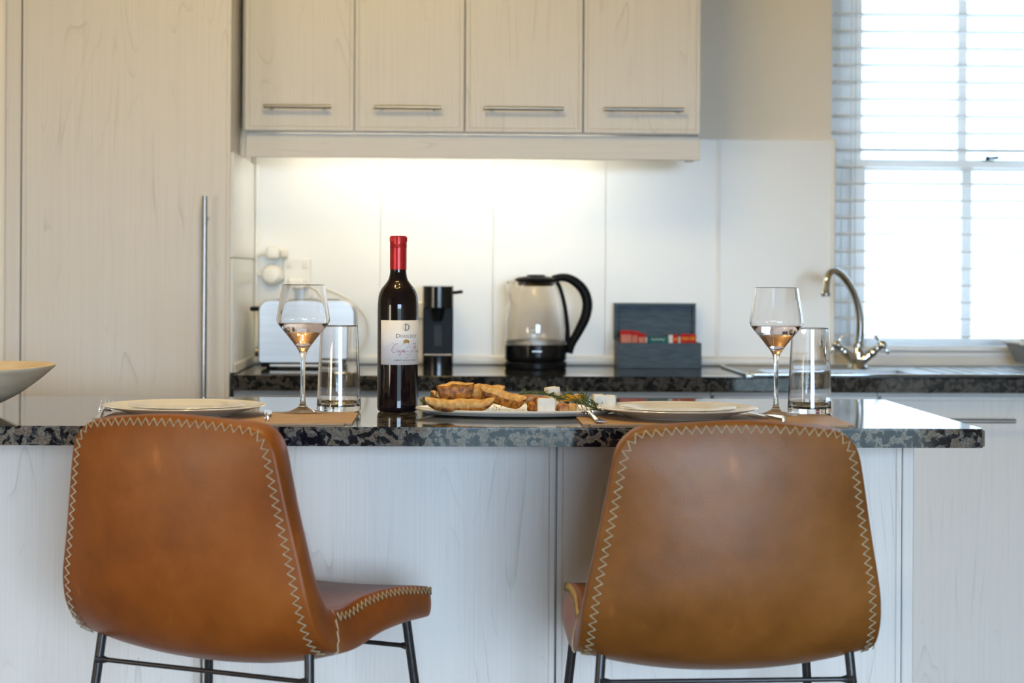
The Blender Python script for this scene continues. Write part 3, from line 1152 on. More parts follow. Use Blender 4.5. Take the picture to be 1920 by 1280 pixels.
# wine bottle
bot = thing('wine_bottle', 'dark bottle of red wine with red capsule and white label on the island', 'bottle', (-.0855, 3.302, ZT))
R = .0350
bprof = cr([(R, .014), (R, .06), (R, .12), (R, .174), (R - .0004, .187), (.0330, .200), (.0285, .2105), (.0222, .2185), (.0168, .2265), (.0144, .236), (.0139, .245)], 6)
lathe('glass_body', [(0, .004), (.020, .001), (.0300, .0), (.0338, .003), (R, .008)] + bprof + [(.0138, .262), (.0137, .288), (0, .288)], 'bottle', bot, 64, deg=40)
cap = lathe('capsule', [(.01405, .2435), (.0144, .2435), (.0144, .2810), (.0148, .2825), (.0148, .2835), (.0143, .2840), (.0147, .2848), (.0147, .2858), (.0142, .2864),
                        (.0146, .2872), (.0146, .2990), (.0140, .3005), (.0125, .3012), (0, .3012)], 'capsule', bot, 48, deg=30)
kn = bmesh.new()
for k in range(40):
    a = 2 * PI * k / 40
    add_tube(kn, [(.0147 * math.cos(a), .0147 * math.sin(a), .2915), (.0147 * math.cos(a), .0147 * math.sin(a), .2985)], .0005, 5)
from_bm('cap_knurl', kn, 'capsule', cap)

# label: sheet wrapped round the bottle; u = arc length from the label middle, v = height
LAB_C, LAB_HW, LAB_Z0, LAB_Z1 = math.radians(-90 + 26), .0485, .0815, .1570


def wrap(u, v, off):
    a = LAB_C + u / R
    r = R + off
    return Vector((r * math.cos(a), r * math.sin(a), LAB_Z0 + v))


bm = bmesh.new()
cols = []
for k in range(49):
    u = -LAB_HW + 2 * LAB_HW * k / 48
    cols.append([bm.verts.new(wrap(u, v, o_)) for v in (0, LAB_Z1 - LAB_Z0) for o_ in (.00005, .00028)])
for a, b in zip(cols[:-1], cols[1:]):
    bm.faces.new((a[1], b[1], b[3], a[3]))
    bm.faces.new((a[0], a[2], b[2], b[0]))
    bm.faces.new((a[0], b[0], b[1], a[1]))
    bm.faces.new((a[2], a[3], b[3], b[2]))
for c in (cols[0], cols[-1]):
    bm.faces.new((c[0], c[1], c[3], c[2]))
label = from_bm('label', bm, 'paper', bot, True)
label['label'] = 'white paper label with crest, boar and script lettering'
OFF = .00042


def ribbon(bm, pts, wd, wrapper=wrap, off=OFF):
    """flat stroke along 2-D points with width(s)"""
    n = len(pts)
    if not isinstance(wd, (list, tuple)):
        wd = [wd] * n
    prev = None
    for i in range(n):
        a, b = pts[max(0, i - 1)], pts[min(n - 1, i + 1)]
        dx, dy = b[0] - a[0], b[1] - a[1]
        ln = math.hypot(dx, dy) or 1
        nx, ny = -dy / ln * wd[i] / 2, dx / ln * wd[i] / 2
        cur = (bm.verts.new(wrapper(pts[i][0] + nx, pts[i][1] + ny, off)), bm.verts.new(wrapper(pts[i][0] - nx, pts[i][1] - ny, off)))
        if prev:
            bm.faces.new((prev[0], prev[1], cur[1], cur[0]))
        prev = cur


def arc(cx, cy, rx, ry, a0, a1, n=20):
    return [(cx + rx * math.cos(math.radians(a0 + (a1 - a0) * k / n)), cy + ry * math.sin(math.radians(a0 + (a1 - a0) * k / n))) for k in range(n + 1)]


def serif_letter(bm, ch, x, y, h, wdt, th, wrapper=wrap, off=OFF):
    """simple roman capitals; returns advance"""
    tn = th * .42

    def R_(pts, w_):
        ribbon(bm, pts, w_, wrapper, off)
    if ch == 'D':
        R_([(x + th, y), (x + th, y + h)], th)
        pts = arc(x + th, y + h / 2, wdt - th, h / 2, 90, -90, 24)
        R_(pts, [tn + (th - tn) * max(0, math.cos(math.radians(90 - 180 * k / 24))) for k in range(25)])
        for yy in (y, y + h):
            R_([(x - th * .3, yy), (x + th * 2.2, yy)], tn)
    elif ch == 'O':
        pts = arc(x + wdt / 2, y + h / 2, wdt / 2 - th / 2, h / 2 - tn / 2, 0, 360, 30)
        R_(pts, [tn + (th - tn) * abs(math.cos(2 * PI * k / 30)) for k in range(31)])
    elif ch == 'L':
        R_([(x + th, y), (x + th, y + h)], th)
        R_([(x - th * .2, y), (x + wdt, y), (x + wdt, y + h * .22)], tn * 1.2)
        R_([(x - th * .2, y + h), (x + th * 2.2, y + h)], tn)
    elif ch == 'H':
        for xx in (x + th, x + wdt - th):
            R_([(xx, y), (xx, y + h)], th)
            for yy in (y, y + h):
                R_([(xx - th * 1.1, yy), (xx + th * 1.1, yy)], tn)
        R_([(x + th, y + h * .52), (x + wdt - th, y + h * .52)], tn)
    elif ch == 'F':
        R_([(x + th, y), (x + th, y + h)], th)
        R_([(x - th * .2, y), (x + th * 2.2, y)], tn)
        R_([(x - th * .2, y + h), (x + wdt, y + h), (x + wdt, y + h * .80)], tn * 1.2)
        R_([(x + th, y + h * .52), (x + wdt * .75, y + h * .52)], tn)
    return wdt


# crest: D in a faint ring
bm = bmesh.new()
ribbon(bm, arc(0, .0640, .0068, .0068, 0, 360, 40), .0004)
ribbon(bm, arc(0, .0640, .0058, .0058, 0, 360, 40), .00025)
from_bm('crest_ring', bm, 'ink_soft', label)
bm = bmesh.new()
serif_letter(bm, 'D', -.0033, .0588, .0100, .0078, .0014)
ribbon(bm, [(-.0012, .0592), (-.0012, .0682)], .0005)
from_bm('crest_letter', bm, 'ink', label)
# DOOLHOF
bm = bmesh.new()
x = -.0182
for k, (ch, w_) in enumerate((('D', .0068), ('O', .0052), ('O', .0052), ('L', .0040), ('H', .0054), ('O', .0052), ('F', .0038))):
    hh = .0062 if k == 0 else .0048
    serif_letter(bm, ch, x, .0462, hh, w_, .00105 if k == 0 else .00085)
    x += w_ + .00105
from_bm('name_lettering', bm, 'ink', label)
# boar
bm = bmesh.new()
boar = [(-.0055, .0385), (-.0052, .0410), (-.0035, .0428), (-.0005, .0434), (.0030, .0424), (.0048, .0412), (.0060, .0398), (.0064, .0382), (.0052, .0378), (.0046, .0370),
        (.0044, .0352), (.0036, .0352), (.0034, .0372), (.0005, .0370), (-.0020, .0368), (-.0026, .0352), (-.0034, .0352), (-.0036, .0370), (-.0046, .0372), (-.0050, .0353), (-.0057, .0353)]
bm.faces.new([bm.verts.new((a, b, 0)) for a, b in boar])
for k in range(-6, 7):
    bmesh.ops.bisect_plane(bm, geom=list(bm.verts) + list(bm.edges) + list(bm.faces), plane_co=(k * .001, 0, 0), plane_no=(1, 0, 0))
bmesh.ops.triangulate(bm, faces=list(bm.faces))
for v in bm.verts:
    v.co = wrap(v.co.x, v.co.y, OFF)
from_bm('boar_emblem', bm, 'gold', label)
bm = bmesh.new()
ribbon(bm, [(-.0050, .0349), (.0050, .0349)], .0005)
from_bm('emblem_ground', bm, 'gold', label)
# script "Cape Boar"
def script(pts_list, base_w, mat_, nm):
    bm = bmesh.new()
    for pts in pts_list:
        q = cr([(a, b) for a, b in pts], 8)
        n = len(q)
        ribbon(bm, q, [base_w * (.35 + .65 * abs(math.sin(PI * k / max(1, n - 1)))) for k in range(n)])
    return from_bm(nm, bm, mat_, label)


script([
    [(-.0135, .0345), (-.0155, .0362), (-.0190, .0350), (-.0232, .0300), (-.0250, .0245), (-.0232, .0212), (-.0195, .0212), (-.0165, .0232)],       # C
    [(-.0120, .0246), (-.0142, .0244), (-.0152, .0226), (-.0140, .0215), (-.0122, .0228), (-.0112, .0248), (-.0118, .0222), (-.0104, .0216)],       # a
    [(-.0088, .0250), (-.0108, .0190), (-.0118, .0165), (-.0128, .0172)], [(-.0092, .0235), (-.0072, .0248), (-.0066, .0232), (-.0080, .0216), (-.0094, .0222)],  # p
    [(-.0058, .0228), (-.0036, .0240), (-.0040, .0250), (-.0054, .0242), (-.0056, .0222), (-.0040, .0214), (-.0020, .0224), (.0015, .0230), (.0050, .0222)],      # e
    [(.0190, .0355), (.0165, .0300), (.0135, .0240), (.0105, .0214), (.0082, .0222)],                                                                # B stem
    [(.0120, .0338), (.0160, .0362), (.0215, .0352), (.0205, .0312), (.0165, .0294), (.0212, .0282), (.0218, .0240), (.0180, .0214), (.0150, .0222)],  # B bowls
    [(.0262, .0244), (.0244, .0240), (.0238, .0224), (.0252, .0214), (.0266, .0226), (.0262, .0244), (.0285, .0240)],                                  # o
    [(.0318, .0246), (.0298, .0242), (.0290, .0226), (.0302, .0214), (.0320, .0228), (.0326, .0248), (.0322, .0220), (.0338, .0216)],                  # a
    [(.0350, .0246), (.0356, .0236), (.0350, .0214)], [(.0352, .0230), (.0366, .0248), (.0380, .0242)]], .00085, 'crimson', 'script_lettering')        # r
script([
    [(-.0165, .0232), (-.0140, .0262), (-.0165, .0292), (-.0205, .0282), (-.0200, .0250), (-.0170, .0240)],
    [(-.0250, .0330), (-.0262, .0352), (-.0238, .0366), (-.0205, .0352), (-.0160, .0322), (-.0100, .0318), (-.0062, .0338), (-.0075, .0358), (-.0110, .0352)],
    [(.0120, .0338), (.0060, .0330), (.0010, .0302), (-.0030, .0252), (-.0030, .0205), (.0010, .0175), (.0060, .0172), (.0098, .0196), (.0110, .0240)],
    [(.0060, .0222), (.0022, .0262), (.0034, .0300), (.0080, .0302), (.0102, .0270), (.0070, .0232)]], .00042, 'ink_soft', 'script_flourish')


def text_mesh(txt, size, width, wrapper, off, mat_, name, parent, u0, v0):
    """flat lettering centred at u0, baseline v0"""
    c = bpy.data.curves.new('lettering', 'FONT')
    c.body = txt
    c.size = 1.0
    c.resolution_u = 2
    ob = bpy.data.objects.new('lettering', c)
    COL.objects.link(ob)
    dg = bpy.context.evaluated_depsgraph_get()
    me = bpy.data.meshes.new_from_object(ob.evaluated_get(dg))
    bpy.data.objects.remove(ob)
    xs_ = [v.co.x for v in me.vertices]
    x0, x1 = min(xs_), max(xs_)
    kx = width / (x1 - x0)
    for v in me.vertices:
        v.co = wrapper(u0 + (v.co.x - (x0 + x1) / 2) * kx, v0 + v.co.y * size, off)
    me.name = name
    me.materials.clear()
    return link(name, me, mat_, parent)


text_mesh('2018', .0024, .0065, wrap, OFF, 'ink_soft', 'small_lettering', label, 0, .0112)
text_mesh('CABERNET SAUVIGNON MERLOT', .0033, .0440, wrap, OFF, 'ink', 'small_lettering', label, 0, .0067)
text_mesh('SOUTH AFRICA', .0023, .0180, wrap, OFF, 'ink_soft', 'small_lettering', label, 0, .0028)

# pale carved bowl
bw = cr([(.052, .0), (.085, .008), (.125, .027), (.158, .050), (.186, .0740)], 6)
inn = [(max(0, r - .0065), z + .006) for r, z in reversed(bw)]
bm = bmesh.new()
add_lathe(bm, [(0, 0)] + bw + [(.1867, .0768), (.182, .0778)] + inn[1:] + [(0, .0075)], 72)
for v in bm.verts:
    a = math.atan2(v.co.y, v.co.x)
    k = 1 + .012 * math.sin(3 * a + .6) + .006 * math.sin(7 * a)
    v.co.x *= k
    v.co.y *= k
    v.co.z *= 1 + .02 * math.sin(2 * a + 1)
o = auto_smooth(from_bm('wooden_bowl', bm, 'bowl'), 50)
o.location = (-.855, 3.27, ZT)
tag(o, 'wide pale carved wooden bowl at the left edge of the picture', 'bowl')

# ------------------------------------------------------------------ platter with food
PLX, PLY = .118, 3.235
pl = lathe('serving_platter', [(0, .0), (.120, .0), (.150, .0025), (.1700, .0085), (.1720, .0108), (.1705, .0125), (.155, .0105), (.120, .0085), (0, .0080)], 'platter', None, 80, sy=.55)
pl.location = (PLX, PLY, ZT)
tag(pl, 'oval cream platter of bread, feta and herbs beside the wine bottle', 'platter')
ZP = ZT + .0082


def jitter(bm, amp, seed):
    rnd = random.Random(seed)
    for v in bm.verts:
        v.co += Vector((rnd.uniform(-1, 1), rnd.uniform(-1, 1), rnd.uniform(-1, 1))) * amp


def bread(label, x, y, z, ln, ht, th, rx, rz, bow, seed, ry=0.0, tip=.14, ex=4.5, browned=.55):
    """toasted crescent slice: crust along its lower curve, crumb face in front"""
    t = thing('bread_slice', label, 'bread', (x, y, z), rz, 'toasted slices on the platter')
    n = 22
    for nm, mat_, r_in in (('crumb', 'crumb', 0.0), ('crust', 'crust', 0.0)):
        bm = bmesh.new()
        prev = None
        for k in range(n + 1):
            u = -1 + 2 * k / n
            prof = max(0.02, (1 - abs(u) ** ex))
            top_z = ht * (1 - abs(tip) + tip * abs(u) ** 1.7 + (abs(tip) - max(tip, 0))) + .0010 * math.sin(6 * u + seed) + .0005 * math.sin(13 * u + 2 * seed)
            bot_z = ht * (1 - prof) * .80
            yo = bow * (u * u)
            if nm == 'crumb':
                sec = [(-th * .50, bot_z + (top_z - bot_z) * .25), (-th * .42, top_z * .98), (th * .45, top_z), (th * .48, bot_z + (top_z - bot_z) * .25), (0, bot_z + (top_z - bot_z) * .12)]
            else:
                sec = [(-th * .56, bot_z + (top_z - bot_z) * browned), (-th * .50, bot_z + (top_z - bot_z) * .18), (-th * .2, bot_z), (th * .3, bot_z), (th * .56, bot_z + (top_z - bot_z) * .4),
                       (th * .52, top_z * .96), (th * .40, bot_z + (top_z - bot_z) * .3), (0, bot_z + (top_z - bot_z) * .08), (-th * .42, bot_z + (top_z - bot_z) * .30)]
            ring = [bm.verts.new((u * ln / 2, yo + a, b)) for a, b in sec]
            if prev:
                m_ = len(ring)
                for q in range(m_):
                    bm.faces.new((prev[q], prev[(q + 1) % m_], ring[(q + 1) % m_], ring[q]))
            else:
                bm.faces.new(ring)
            prev = ring
        bm.faces.new(list(reversed(prev)))
        jitter(bm, .0007, seed)
        o_ = from_bm(nm, bm, mat_, t, True)
        s_ = o_.modifiers.new('soft', 'SUBSURF')
        s_.levels = s_.render_levels = 1
        o_.rotation_euler = (rx, ry, 0)
    return t


bread('long toasted bread slice lying at the front left of the platter', .021, 3.172, ZP + .0005, .116, .027, .022, math.radians(12), math.radians(-2), -.006, 1)
bread('dark crusted bread slice standing behind the long front slice', .015, 3.222, ZP + .018, .064, .032, .022, math.radians(-14), math.radians(3), .002, 2, math.radians(-3), -.18, 9, .97)
bread('pale bread slice in the middle of the stacked slices', .062, 3.232, ZP + .012, .070, .033, .022, math.radians(-10), math.radians(-6), .004, 3, 0, -.10, 7, .35)
bread('bread slice with a brown end leaning down towards the feta', .090, 3.205, ZP + .009, .080, .028, .022, math.radians(5), math.radians(-12), -.004, 4, math.radians(15), .02, 6, .80)
bread('small browned bread end at the back left of the stack', -.012, 3.235, ZP + .010, .030, .024, .015, math.radians(-6), math.radians(20), .0, 5)


def feta(label, x, y, z, s, rz, tilt=0.0, seed=0):
    bm = bmesh.new()
    add_box(bm, -s[0] / 2, s[0] / 2, -s[1] / 2, s[1] / 2, 0, s[2])
    bmesh.ops.bevel(bm, geom=list(bm.edges), offset=.0014, segments=2, affect='EDGES')
    bmesh.ops.subdivide_edges(bm, edges=list(bm.edges), cuts=1, use_grid_fill=True)
    jitter(bm, .0004, seed)
    o_ = from_bm('feta_cube', bm, 'feta')
    o_.location = (x, y, z)
    o_.rotation_euler = (0, tilt, rz)
    return tag(o_, label, 'cheese', 'feta cubes on the platter')


feta('large white feta cube at the front of the platter', .163, 3.170, ZP + .0006, (.028, .022, .0235), math.radians(4), 0, 1)
feta('cream feta cube at the back, highest above the platter', .179, 3.262, ZP + .019, (.022, .02, .018), math.radians(24), math.radians(-4), 2)
feta('cream feta cube behind the fork, the left one of the pair', .254, 3.225, ZP + .007, (.020, .02, .020), math.radians(8), 0, 3)
feta('cream feta cube behind the fork, touching the dinner plate', .275, 3.232, ZP + .007, (.019, .018, .019), math.radians(-12), 0, 4)
feta('half hidden feta piece under the highest cube', .178, 3.255, ZP + .0006, (.026, .022, .018), math.radians(-8), 0, 5)


def chunk(name, label, cat, x, y, z, s, mat_, seed, rz=0.0, group=None):
    bm = bmesh.new()
    bmesh.ops.create_icosphere(bm, subdivisions=2, radius=1.0)
    rnd = random.Random(seed)
    for v in bm.verts:
        k = 1 + rnd.uniform(-.12, .12)
        c = v.co * k
        m_ = max(abs(c.x), abs(c.y), abs(c.z))
        c = c.lerp(c / m_, .55)
        v.co = Vector((c.x * s[0] / 2, c.y * s[1] / 2, c.z * s[2] / 2 + s[2] / 2))
    o_ = auto_smooth(from_bm(name, bm, mat_), 38)
    o_.location = (x, y, z)
    o_.rotation_euler.z = rz
    return tag(o_, label, cat, group)


chunk('roasted_chunk', 'browned roasted chunk right of the large feta cube', 'food', .191, 3.172, ZP, (.020, .018, .0165), 'roast', 3, .3, 'roasted chunks')
chunk('roasted_chunk', 'pale roasted chunk beside the rosemary sprig', 'food', .207, 3.178, ZP, (.016, .016, .0155), 'crumb', 4, .1, 'roasted chunks')
chunk('roasted_chunk', 'golden roasted chunk between bread and large feta cube', 'food', .142, 3.185, ZP, (.018, .020, .018), 'crust', 5, .4, 'roasted chunks')
chunk('roasted_chunk', 'reddish roasted chunk lying under the dark sprig', 'food', .136, 3.232, ZP + .012, (.034, .018, .014), 'roast', 6, .1, 'roasted chunks')
chunk('roasted_chunk', 'reddish roasted chunk behind the large feta cube', 'food', .158, 3.218, ZP + .011, (.026, .018, .014), 'roast', 8, -.2, 'roasted chunks')


def wedge(label, x, y, z, rz, ln):
    bm = bmesh.new()
    n = 12
    rows = []
    for k in range(n + 1):
        a = PI * k / n
        rows.append([bm.verts.new((ln * .5 * math.cos(a), dy, .0115 * math.sin(a) ** .7 if False else .006 + .0065 * math.sin(a))) for dy in (-.005, .005)]
                    + [bm.verts.new((ln * .5 * math.cos(a), 0, .001))])
    for a, b in zip(rows[:-1], rows[1:]):
        for q in range(3):
            bm.faces.new((a[q], a[(q + 1) % 3], b[(q + 1) % 3], b[q]))
    bm.faces.new(rows[0])
    bm.faces.new(list(reversed(rows[-1])))
    o_ = auto_smooth(from_bm('orange_wedge', bm, 'orange'), 60)
    o_.location = (x, y, z)
    o_.rotation_euler.z = rz
    return tag(o_, label, 'fruit', 'orange wedges')


wedge('bright orange wedge resting on the chunks by the rosemary', .200, 3.200, ZP + .016, math.radians(-10), .036)
wedge('orange wedge half hidden behind the rosemary', .222, 3.225, ZP + .015, math.radians(20), .03)


def sprig(label, pts, z, seed, nl, leaf, spread=1.0):
    t = thing('rosemary_sprig', label, 'herb', (pts[0][0], pts[0][1], z), 0, 'rosemary sprigs')
    x0, y0 = pts[0][0], pts[0][1]
    path = cr([(p[0] - x0, p[1] - y0, p[2]) for p in pts], 8)
    tube('stem', path, .0011, 'herb', t, 6)
    rnd = random.Random(seed)
    bm = bmesh.new()
    for k in range(nl):
        f = k / nl
        i = min(len(path) - 2, int(f * (len(path) - 1)))
        p = Vector(path[i])
        tg = (Vector(path[i + 1]) - p).normalized()
        side = Vector((rnd.uniform(-1, 1), rnd.uniform(-1, 1), rnd.uniform(-.1, 1.1))).normalized()
        d_ = (tg * .9 + side * spread).normalized()
        if d_.z < 0 and p.z < .006:
            d_.z *= -.3
        ll = leaf * rnd.uniform(.7, 1.15)
        add_tube(bm, [p, p + d_ * ll * .5 + Vector((0, 0, .0006)), p + d_ * ll], [.0007, .0011, .0003], 4, True, .5)
    from_bm('needles', bm, 'herb', t)
    return t


sprig('green rosemary sprig in front of the right feta cubes', [(.255, 3.165, .003), (.235, 3.185, .010), (.215, 3.195, .018), (.200, 3.20, .024)], ZP, 11, 60, .017)
sprig('second rosemary sprig lying behind the orange wedge', [(.262, 3.205, .004), (.240, 3.215, .014), (.225, 3.225, .022)], ZP, 12, 36, .015)
sprig('dark rosemary sprig draped over the feta and chunks', [(.120, 3.215, .028), (.150, 3.205, .029), (.172, 3.192, .027), (.192, 3.185, .020)], ZP, 13, 46, .013, .6)
sprig('rosemary sprig sticking out at the left end of the platter', [(.005, 3.225, .006), (-.018, 3.222, .008), (-.034, 3.218, .012)], ZP, 14, 34, .020)
bm = bmesh.new()
rnd = random.Random(5)
for k in range(60):
    a = rnd.uniform(0, 2 * PI)
    rr = rnd.uniform(.2, .86)
    px_, py_ = PLX + .165 * rr * math.cos(a), PLY + .09 * rr * math.sin(a)
    bmesh.ops.create_icosphere(bm, subdivisions=1, radius=rnd.uniform(.0008, .0020), matrix=Matrix.Translation((px_, py_, ZP + .0016)))
o = from_bm('crumbs', bm, 'crumbs')
o['kind'] = 'stuff'
tag(o, 'pale crumbs scattered over the platter', 'crumbs')

# ------------------------------------------------------------------ things on the back worktop
ZB = .9003
# glass kettle
ket = thing('electric_kettle', 'glass electric kettle with black base, lid and handle on the back worktop', 'kettle', (.220, 4.79, ZB))
lathe('power_base', [(0, 0), (.074, 0), (.0775, .003), (.0775, .014), (.073, .019), (0, .019)], 'black_plastic', ket, 56)
lathe('heater_collar', [(0, .0195), (.070, .0195), (.0765, .022), (.0775, .030), (.0775, .058), (.0745, .0605), (0, .0605)], 'black_gloss', ket, 56)
gp = cr([(.0745, .0608), (.0765, .075), (.0765, .100), (.0740, .130), (.0680, .165), (.0600, .195), (.0520, .214)], 5)
gl = [(r - .0022, z) for r, z in reversed(gp)]
bm = bmesh.new()
add_lathe(bm, gp + [(.0508, .2155)] + gl, 64, closed=True)
for v in bm.verts:                       # pouring lip towards -x
    if v.co.x < 0 and v.co.z > .165:
        f = (v.co.z - .165) / .05
        a = abs(math.atan2(v.co.y, -v.co.x))
        if a < .5:
            v.co.x -= .022 * f * math.cos(a / .5 * PI / 2)
auto_smooth(from_bm('glass_jug', bm, 'kettle_glass', ket), 60)
lathe('steel_ring', [(.0700, .0607), (.0738, .0607), (.0738, .070), (.0700, .070)], 'satin_steel', ket, 56, closed=True)
lathe('lid', [(0, .205), (.040, .205), (.0455, .209), (.0490, .2170), (.0530, .2185), (.0535, .2225), (.046, .2270), (.024, .2300), (.022, .2335), (0, .234)], 'black_plastic', ket, 48)
hb = cr([(.040, 0, .2235), (.070, 0, .2270), (.095, 0, .2180), (.118, 0, .196), (.1285, 0, .165), (.124, 0, .130), (.108, 0, .095), (.090, 0, .062), (.084, 0, .038)], 6)
n = len(hb)
bm = bmesh.new()
add_tube(bm, hb, [.0085 + .0045 * math.sin(PI * k / (n - 1)) for k in range(n)], 12, True, 1.2)
add_tube(bm, cr([(.052, 0, .216), (.060, 0, .200), (.071, 0, .160), (.0785, 0, .110), (.081, 0, .070), (.083, 0, .040)], 6), .0055, 10, True, 1.7)
auto_smooth(from_bm('handle', bm, 'black_plastic', ket), 60)
o = box('badge', -.012, .012, -.0785, -.0779, .0440, .0462, 'satin_steel', ket)

# pod coffee machine
cof = thing('coffee_machine', 'slim black pod coffee machine behind the wine bottle', 'coffee machine', (-.024, 4.80, ZB))
bm = bmesh.new()


def rounded_column(bm, hw_, y0, y1, z0, z1, rf):
    pts = []
    for k in range(13):
        a = PI + PI * k / 12
        pts.append((hw_ * math.cos(a), y0 + rf + rf * math.sin(a)))
    pts += [(hw_, y1), (-hw_, y1)]
    lo = [bm.verts.new((a, b, z0)) for a, b in pts]
    hi = [bm.verts.new((a, b, z1)) for a, b in pts]
    bm.faces.new(lo)
    bm.faces.new(hi)
    for k in range(len(pts)):
        bm.faces.new((lo[k], lo[(k + 1) % len(pts)], hi[(k + 1) % len(pts)], hi[k]))


rounded_column(bm, .0375, -.10, .10, .152, .204, .030)
auto_smooth(from_bm('brew_head', bm, 'black_gloss', cof), 30)
box('body', -.0375, .0375, -.035, .10, .0, .1515, 'black_plastic', cof, .003)
bm = bmesh.new()
rounded_column(bm, .0370, -.095, -.0355, .0, .034, .028)
dt = auto_smooth(from_bm('drip_tray', bm, 'black_gloss', cof), 30)
box('tray_rim', -.034, .034, -.075, -.037, .0341, .0365, 'satin_steel', dt, .001)
lathe('coffee_spout', [(0, .118), (.010, .118), (.013, .124), (.021, .1515), (0, .1515)], 'black_plastic', cof, 20, cy=-.065)
box('column_panel', -.010, .010, -.0375, -.0351, .055, .108, 'dark_grey', cof, .001)
tube('lever', cr([(.034, -.02, .1875), (.045, -.03, .1885), (.056, -.045, .190)], 4), .0042, 'black_plastic', cof, 8, 1.8)
tk = box('water_tank', -.032, .032, .1005, .140, .0, .185, 'black_plastic', cof, .006)

# tea box
tea = thing('tea_box', 'slate blue wooden tea box with its lid standing open', 'box', (.533, 4.865, ZB))
HW, HD, HH, TH = .105, .060, .064, .007
box('front_wall', -HW, HW, -HD, -HD + TH, 0, HH, 'box', tea, .0008)
box('back_wall', -HW, HW, HD - TH, HD, 0, HH, 'box', tea, .0008)
box('side_wall', -HW, -HW + TH, -HD + TH + .0003, HD - TH - .0003, 0, HH, 'box', tea, .0008)
box('side_wall', HW - TH, HW, -HD + TH + .0003, HD - TH - .0003, 0, HH, 'box', tea, .0008)
box('base_board', -HW + TH + .0003, HW - TH - .0003, -HD + TH + .0003, HD - TH - .0003, 0, .006, 'box', tea)
lid = box('lid_panel', -HW, HW, HD + .014, HD + .020, HH + .001, HH + .098, 'box', tea, .0008)
for nm, a in (('lid_frame', (-HW, HW, HH + .090, HH + .098)), ('lid_frame', (-HW, HW, HH + .001, HH + .009)),
              ('lid_frame', (-HW, -HW + .008, HH + .0095, HH + .0895)), ('lid_frame', (HW - .008, HW, HH + .0095, HH + .0895))):
    box(nm, a[0], a[1], HD - .004, HD + .0135, a[2], a[3], 'box', lid, .0008)


def sachet(label, x, y, z1, wd, mat_, band, tilt, group):
    t = thing('tea_sachet', label, 'sachet', (.533 + x, 4.865 + y, ZB + .0065), tilt, group)
    box('packet', -wd / 2, wd / 2, -.0022, .0022, 0, z1, mat_, t, .0012)
    if band:
        m_, f0, f1 = band
        box('print_panel', -wd / 2 + .002, wd / 2 - .002, -.0027, -.00225, z1 * f0, z1 * f1, m_, t)
    return t


for k, (x, y, h, wd, tl, where) in enumerate(((-.083, -.034, .088, .030, .03, 'at the left end of the box'), (-.064, -.024, .086, .028, -.04, 'second from the left end of the box'),
                                              (-.044, -.036, .081, .020, .05, 'next to the teal packet'))):
    sachet('red tea sachet with pink print ' + where, x, y, h, wd, 'red_pack', ('pink_pack', .60, .88), tl, 'red sachets in the tea box')
t = sachet('broad teal tea sachet in the middle of the box', -.002, -.036, .072, .050, 'teal_pack', None, 0, None)
bm = bmesh.new()


def flat_(u, v, off):
    return Vector((u, -.0024 - off, v))


ribbon(bm, cr([(-.018, .064), (-.014, .068), (-.010, .063), (-.004, .068), (0, .064), (.006, .068), (.010, .063), (.016, .068)], 5), .0012, flat_, .0002)
from_bm('script_print', bm, 'white_pack', t)
sachet('thin cream sachet left of the teal packet', -.034, -.030, .071, .010, 'white_pack', None, .1, 'cream sachets')
sachet('thin cream sachet right of the teal packet', .030, -.034, .077, .012, 'white_pack', None, .04, 'cream sachets')
sachet('narrow red sachet with orange print right of the teal packet', .042, -.036, .078, .014, 'red_pack', ('orange_pack', .80, .90), 0, 'red and orange sachets')
sachet('white edged sachet between the red and orange ones', .052, -.028, .073, .010, 'white_pack', None, 0, 'cream sachets')
sachet('red and orange sachet second from the right end', .066, -.036, .080, .022, 'red_pack', ('orange_pack', .80, .90), .02, 'red and orange sachets')
sachet('red and orange sachet at the right end of the box', .085, -.030, .079, .020, 'red_pack', ('orange_pack', .80, .92), -.03, 'red and orange sachets')

# toaster
toa = thing('toaster', 'satin steel toaster with black lever against the splashback', 'toaster', (-.345, 4.79, ZB))
bm = bmesh.new()
outl = []
for (cx_, cz_, r_, a0) in ((.118 - .034, .168 - .034, .034, 0), (-.118 + .026, .168 - .026, .026, 90), (-.118 + .006, .014 + .006, .006, 180), (.118 - .006, .014 + .006, .006, 270)):
    outl += [(cx_ + r_ * math.cos(math.radians(a0 + 90 * k / 7)), cz_ + r_ * math.sin(math.radians(a0 + 90 * k / 7))) for k in range(8)]
rings_ = []
for y_, sc_ in ((-.075, .975), (-.073, .993), (-.070, 1.0), (.070, 1.0), (.075, .975)):
    rings_.append([bm.verts.new((a * sc_, y_, .091 + (b - .091) * sc_)) for a, b in outl])
for a, b in zip(rings_[:-1], rings_[1:]):
    for k in range(len(a)):
        bm.faces.new((a[k], a[(k + 1) % len(a)], b[(k + 1) % len(a)], b[k]))
bm.faces.new(rings_[0])
bm.faces.new(rings_[-1])
auto_smooth(from_bm('body', bm, 'satin_steel', toa), 32, True)
box('base', -.112, .112, -.07, .07, .004, .0135, 'black_plastic', toa, .003)
for x_ in (-.09, .09):
    for y_ in (-.05, .05):
        lathe('foot', [(0, 0), (.008, 0), (.008, .0038), (0, .0038)], 'black_plastic', toa, 14, cx=x_, cy=y_)
for y_ in (-.03, .03):
    box('bread_slot', -.075, .075, y_ - .013, y_ + .013, .1681, .1690, 'black_plastic', toa)
box('lever', -.142, -.1185, -.045, -.010, .140, .151, 'black_plastic', toa, .003)
kb = lathe('browning_knob', [(0, 0), (.012, 0), (.0125, .010), (.011, .012), (0, .012)], 'chrome', toa, 20)
kb.rotation_euler.y = -PI / 2
kb.location = (-.1185, -.03, .040)
